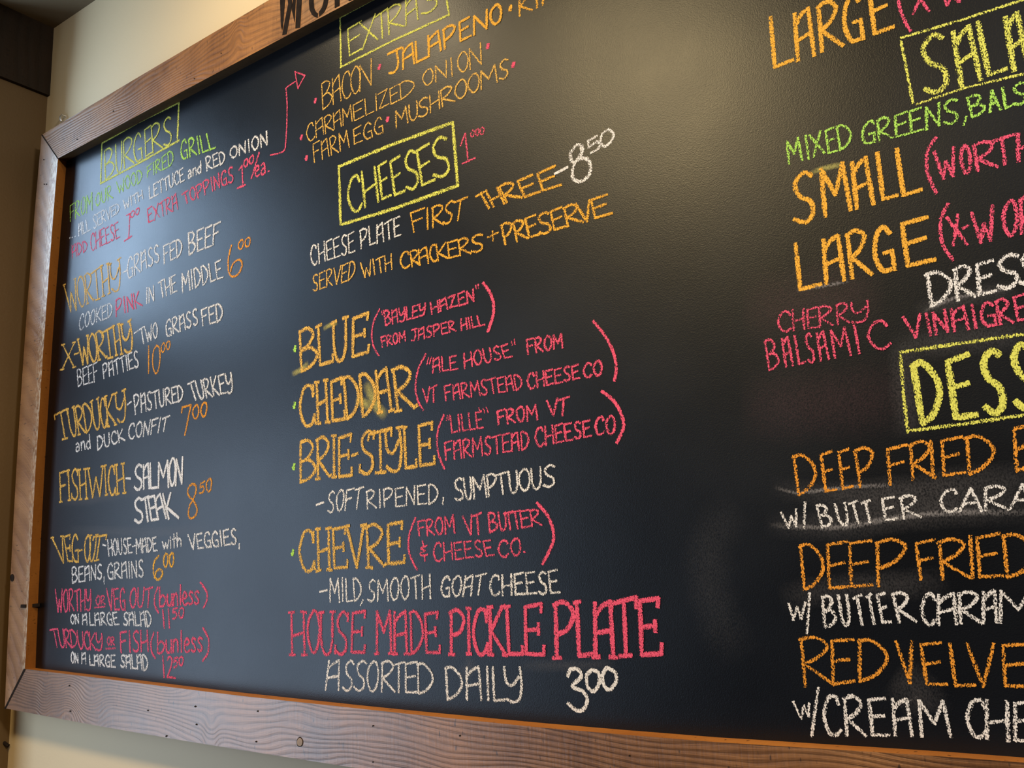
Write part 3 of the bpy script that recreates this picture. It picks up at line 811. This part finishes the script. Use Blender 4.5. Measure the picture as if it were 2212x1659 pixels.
S('T3', 'orange', 5, [['c', (975, 800), (935, 850), (925, 920), (938, 985), (968, 1008), (1000, 975), (1003, 935), (975, 920), (948, 945), (942, 985)]], 'chalk_price')
W('T3', 'orange', 4.6, '00', 1010, 898, 1105, 892, 1012, 790, 1102, 775, name='chalk_price')
W('T3', 'pink', 4.4, 'WORTHY', 88, 1288, 390, 1268, 82, 1090, 388, 1092)
W('T3', 'pink_faint', 4, 'OR', 430, 1228, 512, 1222, 430, 1148, 512, 1150)
S('T3', 'pink_faint', 4, [[(418, 1250), (512, 1240)]], 'chalk_underline')
W('T3', 'pink', 4.6, 'VEG', 540, 1272, 688, 1270, 522, 1085, 682, 1082)
W('T3', 'pink', 4.6, 'OUT', 722, 1252, 905, 1240, 725, 1085, 922, 1072)
S('T3', 'pink', 4.6, [['c', (967, 1070), (938, 1150), (940, 1230), (970, 1292)], ['c', (1332, 1032), (1385, 1110), (1388, 1185), (1358, 1250)]], 'chalk_bracket')
W('T3', 'pink', 4.6, 'bunless', 975, 1245, 1328, 1212, 975, 1080, 1328, 1040, [972, 1040, 1042, 1092, 1095, 1142, 1150, 1170, 1175, 1225, 1228, 1275, 1278, 1328])
W('T3', 'white', 3.8, 'ON', 212, 1388, 287, 1388, 212, 1310, 282, 1305)
W('T3', 'white', 3.8, 'A', 312, 1397, 357, 1397, 312, 1305, 355, 1300)
W('T3', 'white', 4, 'LARGE', 375, 1402, 632, 1397, 370, 1295, 612, 1290)
W('T3', 'white', 4.2, 'SALAD', 667, 1402, 918, 1412, 667, 1295, 900, 1275)
S('T3', 'pink', 4.4, [[(1007, 1270), (1020, 1425)], [(1057, 1262), (1065, 1425)]], 'chalk_price')
W('T3', 'pink', 4, '50', 1087, 1348, 1192, 1338, 1087, 1255, 1192, 1250, name='chalk_price')
W('T4', 'pink', 4.4, 'TURDUCKY', 75, 625, 487, 660, 48, 465, 487, 515, [45, 112, 108, 160, 162, 212, 210, 270, 272, 325, 328, 375, 378, 430, 432, 487])
W('T4', 'pink_faint', 4, 'OR', 527, 612, 592, 612, 527, 545, 592, 545)
S('T4', 'pink_faint', 4, [[(515, 645), (597, 640)]], 'chalk_underline')
W('T4', 'pink', 4.8, 'FISH', 642, 682, 887, 665, 637, 500, 877, 488)
S('T4', 'pink', 4.6, [['c', (932, 505), (905, 590), (912, 672), (945, 730)], ['c', (1355, 465), (1402, 560), (1397, 680), (1350, 750)]], 'chalk_bracket')
W('T4', 'pink', 4.6, 'bunless', 955, 690, 1358, 660, 955, 508, 1355, 480, [955, 1030, 1032, 1090, 1092, 1145, 1155, 1180, 1188, 1245, 1250, 1300, 1305, 1358])
W('T4', 'white', 4, 'ON', 215, 765, 282, 775, 215, 670, 277, 690)
W('T4', 'white', 4, 'A', 305, 775, 347, 777, 305, 680, 347, 680)
W('T4', 'white', 4.2, 'LARGE', 375, 785, 602, 805, 370, 695, 597, 700)
W('T4', 'white', 4.4, 'SALAD', 642, 802, 887, 835, 642, 700, 872, 695)
S('T4', 'pink', 4.4, [['l', (1007, 710), (1020, 890)], ['c', (1047, 742), (1065, 715), (1087, 740), (1078, 800), (1047, 888)], ['l', (1047, 890), (1117, 897)]], 'chalk_price')
W('T4', 'pink', 4, '50', 1097, 808, 1187, 782, 1097, 720, 1187, 715, name='chalk_price')

# ---- middle column, upper part
S('U1', 'yellow', 5.5, [[(537, 152), (820, 0), (1000, -95)], [(540, 155), (548, 582)], [(542, 582), (1000, 350), (1482, 128)], [(1480, 135), (1450, -80)]], 'chalk_box')
W('U1', 'yellow', 5, 'EXTRAS', 612, 490, 1400, 60, 600, 240, 1392, -150, [602, 735, 720, 862, 845, 950, 948, 1090, 1098, 1215, 1228, 1400])
W('U1', 'gold', 4, 'BACON', 390, 952, 822, 735, 380, 722, 812, 508, [382, 472, 472, 550, 552, 635, 630, 720, 700, 822])
W('U1', 'orange_solid', 6, 'JALAPENO', 950, 660, 1935, 190, 940, 470, 1925, 30, [940, 1080, 1072, 1185, 1185, 1290, 1295, 1415, 1432, 1545, 1565, 1665, 1685, 1822, 1835, 1938])
W('U1', 'orange', 5.5, 'KIMC', 2085, 140, 2560, -80, 2080, -30, 2555, -250)
W('U1', 'gold', 3.8, 'CARAMELIZED', 258, 1228, 1185, 808, 245, 1080, 1182, 665, [248, 320, 325, 400, 405, 478, 480, 552, 558, 645, 650, 745, 752, 830, 835, 870, 870, 960, 968, 1050, 1055, 1188])
W('U1', 'gold', 3.8, 'ONION', 1257, 748, 1772, 562, 1250, 622, 1752, 372, [1250, 1350, 1355, 1470, 1480, 1525, 1550, 1650, 1650, 1770])
W('U1', 'gold', 4, 'FARM', 312, 1408, 622, 1272, 300, 1240, 605, 1125)
W('U1', 'gold', 4, 'EGG', 657, 1252, 920, 1142, 647, 1120, 905, 1000)
W('U1', 'gold', 4.4, 'MUSHROOMS', 1025, 1108, 2002, 660, 1015, 962, 1992, 500, [1015, 1125, 1132, 1215, 1205, 1310, 1312, 1402, 1412, 1530, 1530, 1640, 1642, 1750, 1748, 1900, 1908, 2000])
for (x, y) in ((325, 870), (880, 578), (205, 1187), (950, 1032), (1815, 400), (2035, 560), (248, 1365)): dot('U1', 'pink_solid', x, y, 20)
dot('U1', 'orange_solid', 2010, 70, 26)
S('U2', 'yellow', 8, [[(528, 440), (1000, 245), (1515, 58)], [(1513, 60), (1555, 605)], [(1558, 603), (1000, 805), (558, 938)], [(530, 435), (545, 940)]], 'chalk_box')
W('U2', 'yellow', 7.5, 'CHEESES', 625, 845, 1492, 500, 600, 545, 1440, 180, [602, 725, 735, 865, 880, 962, 985, 1080, 1088, 1218, 1215, 1335, 1322, 1490])
S('U2', 'pink', 4.5, [[(1580, 258), (1620, 152), (1645, 392)], [(1595, 415), (1706, 365)]], 'chalk_price')
W('U2', 'pink_faint', 3.6, '000', 1665, 187, 1785, 157, 1665, 135, 1785, 95, name='chalk_price')
W('U2', 'white', 4.6, 'CHEESE', 290, 1298, 668, 1172, 280, 1130, 660, 1000)
W('U2', 'white', 5, 'PLATE', 717, 1147, 1067, 1035, 710, 985, 1060, 870)
W('U2', 'orange', 5, 'FIRST', 1178, 1008, 1600, 895, 1157, 832, 1640, 705, [1155, 1275, 1278, 1312, 1335, 1442, 1430, 1525, 1520, 1618])
W('U3', 'orange', 6.2, 'THREE', 165, 820, 825, 610, 95, 690, 775, 445, [140, 240, 228, 335, 340, 485, 492, 640, 652, 825])
S('U3', 'white_solid', 5.5, [[(795, 502), (905, 445)]])
S('U3', 'white', 7, [['c', (1030, 300), (1015, 258), (975, 262), (932, 320), (935, 385), (965, 400), (1010, 350), (1035, 300), (1030, 260)],
                     ['c', (1020, 370), (1070, 372), (1105, 440), (1085, 520), (1010, 570), (955, 545), (948, 470), (975, 400), (1030, 365)]], 'chalk_price')
S('U3', 'white', 5.5, [['l', (1158, 175), (1082, 218), (1088, 275)], ['c', (1088, 275), (1150, 228), (1182, 242), (1165, 290), (1105, 322)],
                       ['c', (1255, 122), (1200, 165), (1190, 232), (1225, 265), (1282, 222), (1302, 155), (1258, 120)]], 'chalk_price')
W('U2', 'gold', 4.2, 'SERVED', 303, 1518, 660, 1410, 295, 1380, 682, 1245)
W('U2', 'gold', 4.4, 'WITH', 735, 1402, 992, 1322, 715, 1270, 985, 1192)
W('U2', 'orange', 5, 'CRACKERS', 1060, 1328, 1782, 1160, 1050, 1190, 1765, 1018, [1055, 1142, 1150, 1230, 1215, 1305, 1310, 1385, 1375, 1470, 1465, 1560, 1562, 1665, 1660, 1785])
S('U2', 'orange', 4.5, [[(1815, 1052), (1905, 1008)], [(1855, 998), (1862, 1082)]])
W('U3', 'orange', 5.8, 'PRESERVE', 375, 1112, 1272, 855, 345, 938, 1232, 688, [345, 440, 445, 550, 548, 650, 640, 765, 765, 875, 882, 1025, 995, 1115, 1110, 1270])

# ---- middle column, cheeses
for t, x, y in (('U4', 150, 612), ('U4', 145, 1102), ('U4', 140, 1632), ('V2', 130, 1015)): dot(t, 'green_solid', x, y, 28)
W('U4', 'gold', 9, 'BLUE', 205, 812, 785, 655, 190, 462, 790, 300, [192, 350, 345, 480, 475, 608, 632, 790], SF)
S('U4', 'pink', 4.6, [['c', (882, 270), (830, 380), (812, 500), (832, 600), (875, 675)]], 'chalk_bracket')
S('U4', 'pink', 3.6, [[(898, 290), (905, 325)], [(915, 283), (922, 320)]])
W('U4', 'pink', 4.8, 'BAYLEY', 932, 415, 1272, 322, 920, 288, 1278, 222)
W('U4', 'pink', 5.4, 'HAZEN', 1328, 312, 1705, 205, 1315, 215, 1695, 95)
S('U4', 'pink', 3.8, [[(1712, 65), (1718, 97)], [(1732, 58), (1738, 88)]])
S('U4', 'pink_solid', 6.5, [['c', (1775, 45), (1835, 130), (1865, 230), (1858, 340), (1815, 465)]], 'chalk_bracket')
W('U4', 'pink', 4.6, 'FROM', 900, 600, 1107, 545, 890, 510, 1102, 460)
W('U4', 'pink', 4.6, 'JASPER', 1150, 552, 1542, 458, 1150, 450, 1530, 368)
W('U4', 'pink', 4.8, 'HILL', 1587, 457, 1788, 408, 1580, 360, 1760, 318)
W('U4', 'gold', 9, 'CHEDDAR', 190, 1285, 1188, 1120, 178, 935, 1150, 742, [180, 325, 332, 440, 455, 570, 578, 710, 715, 852, 855, 985, 1003, 1185], SF)
S('U4', 'pink', 5, [['c', (1280, 660), (1215, 790), (1190, 940), (1212, 1060), (1258, 1142)]], 'chalk_bracket')
S('V1', 'pink', 3.8, [[(105, 690), (90, 750)], [(130, 685), (110, 748)]])
W('V1', 'pink', 5, 'ALE', 138, 825, 357, 790, 138, 692, 345, 672)
W('V1', 'pink', 5, 'HOUSE', 412, 782, 828, 680, 405, 652, 790, 572)
S('V1', 'pink', 4.2, [[(818, 545), (826, 582)], [(845, 530), (850, 577)]])
W('V1', 'pink', 5.2, 'FROM', 958, 662, 1267, 605, 950, 530, 1260, 485)
S('V1', 'pink_solid', 6, [['c', (1528, 375), (1640, 520), (1705, 660), (1725, 780), (1710, 890)]], 'chalk_bracket')
W('V1', 'pink', 4.8, 'VT', 68, 1082, 170, 1068, 55, 960, 180, 925)
W('V1', 'pink', 4.8, 'FARMSTEAD', 250, 1062, 922, 962, 238, 932, 902, 830)
W('V1', 'pink', 5.2, 'CHEESE', 962, 967, 1412, 868, 950, 832, 1402, 750)
W('V1', 'pink', 5.6, 'CO', 1440, 862, 1608, 840, 1440, 742, 1602, 710)
W('V2', 'gold', 9, 'BRIE-STYLE', 190, 405, 1352, 265, 192, 50, 1340, -105, [192, 335, 335, 462, 462, 515, 518, 642, 635, 698, 700, 845, 782, 982, 925, 1078, 1088, 1200, 1210, 1350], SF)
S('U4', 'pink', 5.2, [['c', (1435, 1185), (1385, 1320), (1378, 1450), (1402, 1560), (1440, 1650)]], 'chalk_bracket')
S('V1', 'pink', 3.6, [[(267, 1190), (260, 1232)], [(287, 1185), (280, 1227)], [(540, 1122), (548, 1152)], [(578, 1130), (590, 1167)], [(602, 1120), (620, 1162)]])
W('V1', 'pink', 5.2, 'LILLE', 300, 1342, 578, 1300, 288, 1195, 562, 1155)
W('V1', 'pink', 5.6, 'FROM', 702, 1272, 1047, 1222, 695, 1150, 1037, 1095)
W('V1', 'pink', 5.6, 'VT', 1150, 1192, 1290, 1185, 1125, 1065, 1322, 1025)
S('V1', 'pink_solid', 6.5, [['c', (1600, 980), (1700, 1060), (1765, 1170), (1788, 1290), (1730, 1425)]], 'chalk_bracket')
W('V1', 'pink', 5.2, 'FARMSTEAD', 250, 1577, 975, 1478, 240, 1420, 970, 1322)
W('V1', 'pink', 5.4, 'CHEESE', 1032, 1467, 1512, 1365, 1020, 1300, 1500, 1228)
W('V1', 'pink', 5.6, 'CO', 1540, 1362, 1722, 1345, 1540, 1210, 1717, 1188)
S('V2', 'white_solid', 6, [[(335, 602), (397, 580)]])
W('V2', 'white', 5.2, 'SOFT', 432, 668, 712, 635, 430, 492, 745, 445)
W('V2', 'white', 5, 'RIPENED', 770, 637, 1388, 588, 765, 480, 1387, 418)
S('V2', 'white', 4.4, [[(1432, 540), (1425, 597)]])
W('V3', 'white', 5.6, 'SUMPTUOUS', 135, 572, 1003, 440, 118, 382, 995, 255, [120, 210, 212, 280, 285, 405, 412, 500, 475, 598, 600, 680, 682, 785, 790, 885, 888, 1005])
W('V2', 'gold', 9, 'CHEVRE', 190, 1175, 1092, 1118, 180, 818, 1080, 752, [180, 325, 335, 462, 470, 600, 600, 762, 765, 935, 938, 1092], SF)
S('V2', 'pink', 5.6, [['c', (1190, 715), (1140, 850), (1130, 980), (1160, 1080), (1205, 1165)]], 'chalk_bracket')
W('V2', 'pink', 5.4, 'FROM', 1217, 872, 1532, 847, 1205, 745, 1525, 690)
W('V2', 'pink', 5.4, 'VT', 1642, 857, 1760, 855, 1600, 700, 1762, 672)
W('V3', 'pink', 5.2, 'BUTTER', 435, 842, 877, 778, 420, 675, 860, 640, [422, 500, 510, 580, 560, 640, 620, 705, 695, 780, 785, 875])
S('V2', 'pink', 4.8, [[(1252, 915), (1260, 962)], ['c', (1290, 955), (1238, 975), (1258, 990), (1275, 995)], ['c', (1275, 995), (1235, 1020), (1250, 1040), (1295, 1030)], [(1268, 1040), (1272, 1085)]])
W('V2', 'pink', 5, 'CHEESE', 1345, 1092, 1872, 1037, 1340, 932, 1842, 905)
W('V2', 'pink', 5.4, 'CO', 1905, 1057, 2108, 1037, 1900, 920, 2100, 888)
S('V2', 'pink', 5, [[(2128, 1012), (2136, 1008)]])
S('V3', 'pink_solid', 6.5, [['c', (840, 585), (930, 690), (978, 810), (982, 910), (942, 1010), (888, 1112)]], 'chalk_bracket')
S('V2', 'white_solid', 5.5, [[(365, 1352), (427, 1338)]])
W('V2', 'white', 5.2, 'MILD', 450, 1442, 732, 1430, 448, 1230, 722, 1238)
S('V2', 'white', 4.6, [[(737, 1422), (715, 1472)]])
W('V2', 'white', 5.2, 'SMOOTH', 775, 1437, 1327, 1405, 780, 1257, 1320, 1198)
W('V3', 'white', 5.4, 'GOAT', 12, 1402, 372, 1377, 10, 1225, 405, 1198)
W('V3', 'white', 5.8, 'CHEESE', 430, 1387, 1042, 1365, 430, 1215, 1020, 1165)
W('V4', 'pink', 8, 'HOUSE', 110, 688, 745, 690, 100, 322, 755, 322, [105, 250, 255, 370, 365, 490, 490, 615, 628, 758], SF)
W('V4', 'pink', 8, 'MADE', 840, 690, 1400, 685, 838, 322, 1390, 322, [840, 990, 998, 1135, 1145, 1262, 1268, 1398], SF)
W('V5', 'pink_solid', 8.2, 'PICKLE', 82, 688, 898, 715, 82, 310, 880, 265, [84, 218, 225, 278, 280, 425, 425, 570, 575, 720, 722, 895], SF)
W('V5', 'pink_solid', 9, 'PLATE', 990, 720, 1915, 708, 985, 245, 1895, 212, [985, 1165, 1175, 1345, 1325, 1520, 1490, 1705, 1712, 1912], SF)
W('V4', 'white', 6, 'ASSORTED', 418, 1000, 1345, 1035, 442, 742, 1342, 770, [418, 545, 565, 660, 662, 770, 772, 878, 895, 1020, 1000, 1095, 1098, 1215, 1205, 1348])
W('V5', 'white', 6.5, 'DAILY', 58, 1078, 712, 1105, 48, 795, 702, 810, [50, 200, 220, 365, 385, 445, 455, 560, 560, 715])
S('V5', 'white_solid', 7, [['c', (1105, 882), (1130, 825), (1195, 825), (1220, 890), (1145, 968), (1240, 1015), (1275, 1090), (1240, 1170), (1180, 1175), (1108, 1115)],
                     ['c', (1315, 830), (1268, 880), (1282, 980), (1330, 1012), (1375, 950), (1375, 860), (1325, 828)],
                     ['c', (1440, 812), (1405, 880), (1425, 970), (1470, 998), (1522, 930), (1515, 850), (1445, 808)]], 'chalk_price')

# ---- right column
W('R1', 'orange_solid', 10, 'LARGE', 28, 600, 1085, 250, 0, 165, 1040, -133, [12, 215, 215, 410, 420, 650, 630, 838, 862, 1085])
S('R1', 'pink', 7, [['c', (1125, -30), (1145, 90), (1185, 190), (1230, 268)]], 'chalk_bracket')
S('R1', 'pink', 7, [[(1335, -70), (1255, 122)], [(1285, -60), (1388, 98)], [(1490, -100), (1546, 48), (1590, -40), (1652, 18), (1700, -110)]], 'chalk_word')
S('R1', 'yellow', 6.5, [[(1148, 328), (1700, 165), (2290, -30)], [(1148, 355), (1200, 620), (1252, 890)]], 'chalk_box')
S('R1', 'yellow_faint', 6, [[(1285, 900), (1700, 760), (2290, 620)]], 'chalk_line')
W('R1', 'yellow', 11, 'SALAD', 1345, 840, 2560, 470, 1265, 355, 2470, 20, [1268, 1600, 1575, 1850, 1805, 2060, 2030, 2260, 2290, 2500])
W('R1', 'green', 6.5, 'MIXED', 178, 1418, 745, 1270, 150, 1222, 715, 1060, [150, 300, 318, 360, 360, 490, 490, 600, 590, 738])
W('R1', 'green', 6.5, 'GREENS', 812, 1260, 1660, 1045, 805, 1070, 1640, 845, [805, 935, 945, 1080, 1085, 1215, 1215, 1340, 1350, 1500, 1495, 1660])
S('R1', 'green', 5.5, [[(1712, 1008), (1690, 1082)]])
W('R1', 'green', 6.5, 'B^LS', 1755, 1018, 2250, 880, 1715, 845, 2235, 700, [1720, 1890, 1890, 2010, 2022, 2100, 2095, 2250])
W('R2', 'orange_solid', 10, 'SMALL', 210, 745, 1360, 445, 175, 330, 1300, 38, [185, 435, 440, 722, 710, 925, 930, 1120, 1095, 1325])
W('R2', 'orange_solid', 10, 'LARGE', 252, 1308, 1450, 1046, 222, 905, 1395, 670, [222, 460, 460, 670, 675, 900, 892, 1112, 1132, 1440])
S('R2', 'pink', 7.5, [['c', (1450, -10), (1385, 90), (1368, 210), (1395, 345), (1455, 468)], ['c', (1555, 562), (1498, 680), (1490, 820), (1528, 950), (1600, 1045)]], 'chalk_bracket')
W('R2', 'pink', 8, 'WORTH', 1470, 352, 2300, 165, 1430, 112, 2300, -70, [1440, 1640, 1650, 1765, 1775, 1990, 1925, 2140, 2150, 2300])
S('R2', 'pink', 7.5, [[(1545, 680), (1720, 912)], [(1642, 655), (1600, 920)], [(1685, 772), (1732, 750)]], 'chalk_word')
W('R2', 'pink', 8, 'WOR', 1800, 910, 2300, 790, 1758, 640, 2300, 470, [1760, 1970, 2020, 2165, 2175, 2310])
W('R2', 'white', 9, 'DRESS', 1395, 1450, 2345, 1228, 1360, 1170, 2335, 955, [1362, 1605, 1600, 1790, 1790, 1965, 1960, 2190, 2155, 2350])
W('R3', 'pink_faint', 6, 'CHERRY', 160, 475, 925, 372, 145, 300, 930, 195, [150, 285, 285, 400, 410, 510, 510, 640, 668, 785, 785, 950])
W('R3', 'pink', 6.5, 'BALSAMIC', 78, 800, 1160, 598, 40, 548, 1115, 362, [45, 185, 192, 298, 300, 400, 385, 490, 490, 610, 605, 800, 815, 875, 910, 1150])
W('R3', 'pink', 7, 'VINAIGRE', 1280, 530, 2345, 362, 1245, 345, 2310, 145, [1245, 1425, 1435, 1490, 1490, 1650, 1645, 1820, 1820, 1890, 1895, 2060, 2040, 2195, 2195, 2330])
S('R3', 'yellow_faint', 8, [[(1240, 640), (1750, 565), (2330, 480)], [(1218, 640), (1245, 980), (1282, 1335)], [(1275, 1325), (1750, 1265), (2330, 1180)]], 'chalk_box')
W('R3', 'yellow_solid', 12.5, 'DESS', 1395, 1250, 2470, 1105, 1325, 735, 2400, 560, [1320, 1605, 1610, 1880, 1882, 2150, 2145, 2400])
W('R4', 'rust', 7.5, 'DEEP', 258, 678, 962, 578, 215, 335, 930, 250, [208, 440, 448, 590, 602, 735, 748, 945])
W('R4', 'rust', 7.5, 'FRIED', 1040, 582, 1978, 460, 1018, 260, 1965, 140, [1018, 1215, 1215, 1450, 1385, 1455, 1485, 1700, 1705, 1975])
W('R4', 'rust', 7.5, 'B', 2140, 475, 2340, 450, 2110, 112, 2330, 80)
S('R4', 'white', 6, [[(115, 828), (180, 962), (200, 858), (242, 948), (245, 800)], [(320, 738), (312, 962)]], 'chalk_word')
W('R4', 'white', 6.5, 'BUTTER', 460, 960, 1335, 865, 408, 772, 1315, 672, [415, 565, 570, 715, 700, 812, 805, 915, 975, 1120, 1140, 1325])
W('R4', 'white', 6.5, 'C^R^', 1480, 828, 2300, 795, 1485, 635, 2300, 580, [1485, 1640, 1655, 1850, 1865, 2085, 2090, 2290])
W('R4', 'rust', 7.5, 'DEEP', 290, 1490, 1200, 1450, 260, 1095, 1215, 1050, [270, 500, 500, 700, 692, 905, 932, 1215])
W('R4', 'rust', 7.5, 'FRIED', 1305, 1412, 2335, 1375, 1270, 1085, 2330, 985, [1270, 1470, 1462, 1760, 1735, 1780, 1795, 2030, 2030, 2330])
S('R5', 'white', 7, [[(182, 238), (220, 378), (250, 268), (290, 372), (322, 230)], [(360, 150), (338, 495)]], 'chalk_word')
W('R5', 'white', 7.5, 'BUTTER', 478, 440, 1290, 395, 455, 180, 1225, 142, [462, 598, 602, 722, 735, 845, 850, 935, 935, 1062, 1065, 1280])
W('R5', 'white', 7.5, 'CARAM', 1325, 428, 2330, 390, 1318, 160, 2330, 112, [1318, 1450, 1455, 1640, 1645, 1850, 1850, 1985, 1985, 2330])
W('R5', 'rust', 7.5, 'RED', 300, 955, 1030, 900, 275, 520, 1040, 565, [278, 580, 532, 750, 772, 1040])
W('R5', 'rust', 7.5, 'VELVE', 1160, 930, 2340, 965, 1110, 570, 2330, 590, [1112, 1290, 1312, 1545, 1560, 1790, 1722, 1975, 2005, 2330])
S('R5', 'white', 7, [[(220, 1088), (290, 1232), (312, 1120), (352, 1212), (355, 1100)], [(435, 965), (378, 1385)]], 'chalk_word')
W('R5', 'white', 8, 'CREAM', 480, 1380, 1590, 1390, 462, 1030, 1550, 1085, [462, 640, 648, 850, 862, 1050, 1062, 1260, 1282, 1590])
W('R5', 'white', 8, 'CHE', 1715, 1390, 2335, 1450, 1708, 1070, 2335, 1095, [1708, 1885, 1880, 2092, 2112, 2330])

# ---- smears of chalk dust
smear('U4', 'dust_yellow', 26, [(770, 920), (810, 1020), (860, 1120), (925, 1185)])
smear('U4', 'dust_yellow', 22, [(690, 1050), (740, 1080), (790, 1110)])
smear('U4', 'dust_yellow', 14, [(130, 830), (190, 800), (260, 740)])
smear('U4', 'dust_yellow', 12, [(400, 440), (450, 410), (510, 390)])
smear('V4', 'dust', 34, [(1620, 870), (1640, 820), (1670, 760)])
smear('R4', 'dust', 60, [(20, 930), (600, 950), (1100, 880), (1600, 830), (2300, 800)])
smear('R4', 'dust', 55, [(60, 620), (500, 660), (1200, 620), (1700, 540), (2330, 500)])
smear('R4', 'dust', 70, [(420, 820), (1000, 760), (1700, 700), (2300, 640)])
smear('R2', 'dust', 40, [(1300, 1480), (1700, 1380), (2100, 1300)])
smear('R3', 'dust', 70, [(1200, 600), (1700, 540), (2330, 460)])
smear('R3', 'dust', 60, [(1230, 620), (1260, 950), (1290, 1320)])
smear('R3', 'dust_pink', 160, [(0, 260), (400, 200), (900, 150)])
smear('R3', 'dust_pink', 170, [(0, 1100), (500, 1080), (1100, 1020)])
smear('T3', 'dust', 22, [(150, 580), (500, 590), (1000, 600), (1400, 560)])
smear('T3', 'dust', 24, [(120, 330), (400, 310), (680, 250)])
smear('T3', 'dust', 30, [(700, 230), (900, 230), (1150, 210)])
smear('R5', 'dust', 90, [(1180, 920), (1300, 1010), (1340, 1090)])
smear('R4', 'dust_thin', 120, [(-330, 850), (-480, 1050), (-520, 1350), (-440, 1700), (-300, 2000)])
smear('R4', 'dust_streak', 14, [(20, 935), (300, 955), (650, 950), (1000, 890), (1300, 850), (1700, 825), (2300, 830)])
smear('R4', 'dust_streak', 10, [(60, 610), (250, 660), (380, 645), (700, 610), (1100, 590)])
smear('R2', 'dust_streak', 9, [(1350, 1490), (1600, 1380), (1850, 1330), (2100, 1290)])
smear('R2', 'dust_streak', 10, [(250, 1310), (480, 1270), (700, 1230)])
smear('R5', 'dust', 60, [(150, 180), (700, 100), (1500, 60)])
smear('V5', 'dust', 24, [(700, 790), (1200, 790), (1500, 770)])
smear('R2', 'dust_yellow', 14, [(380, 290), (500, 250), (650, 220)])
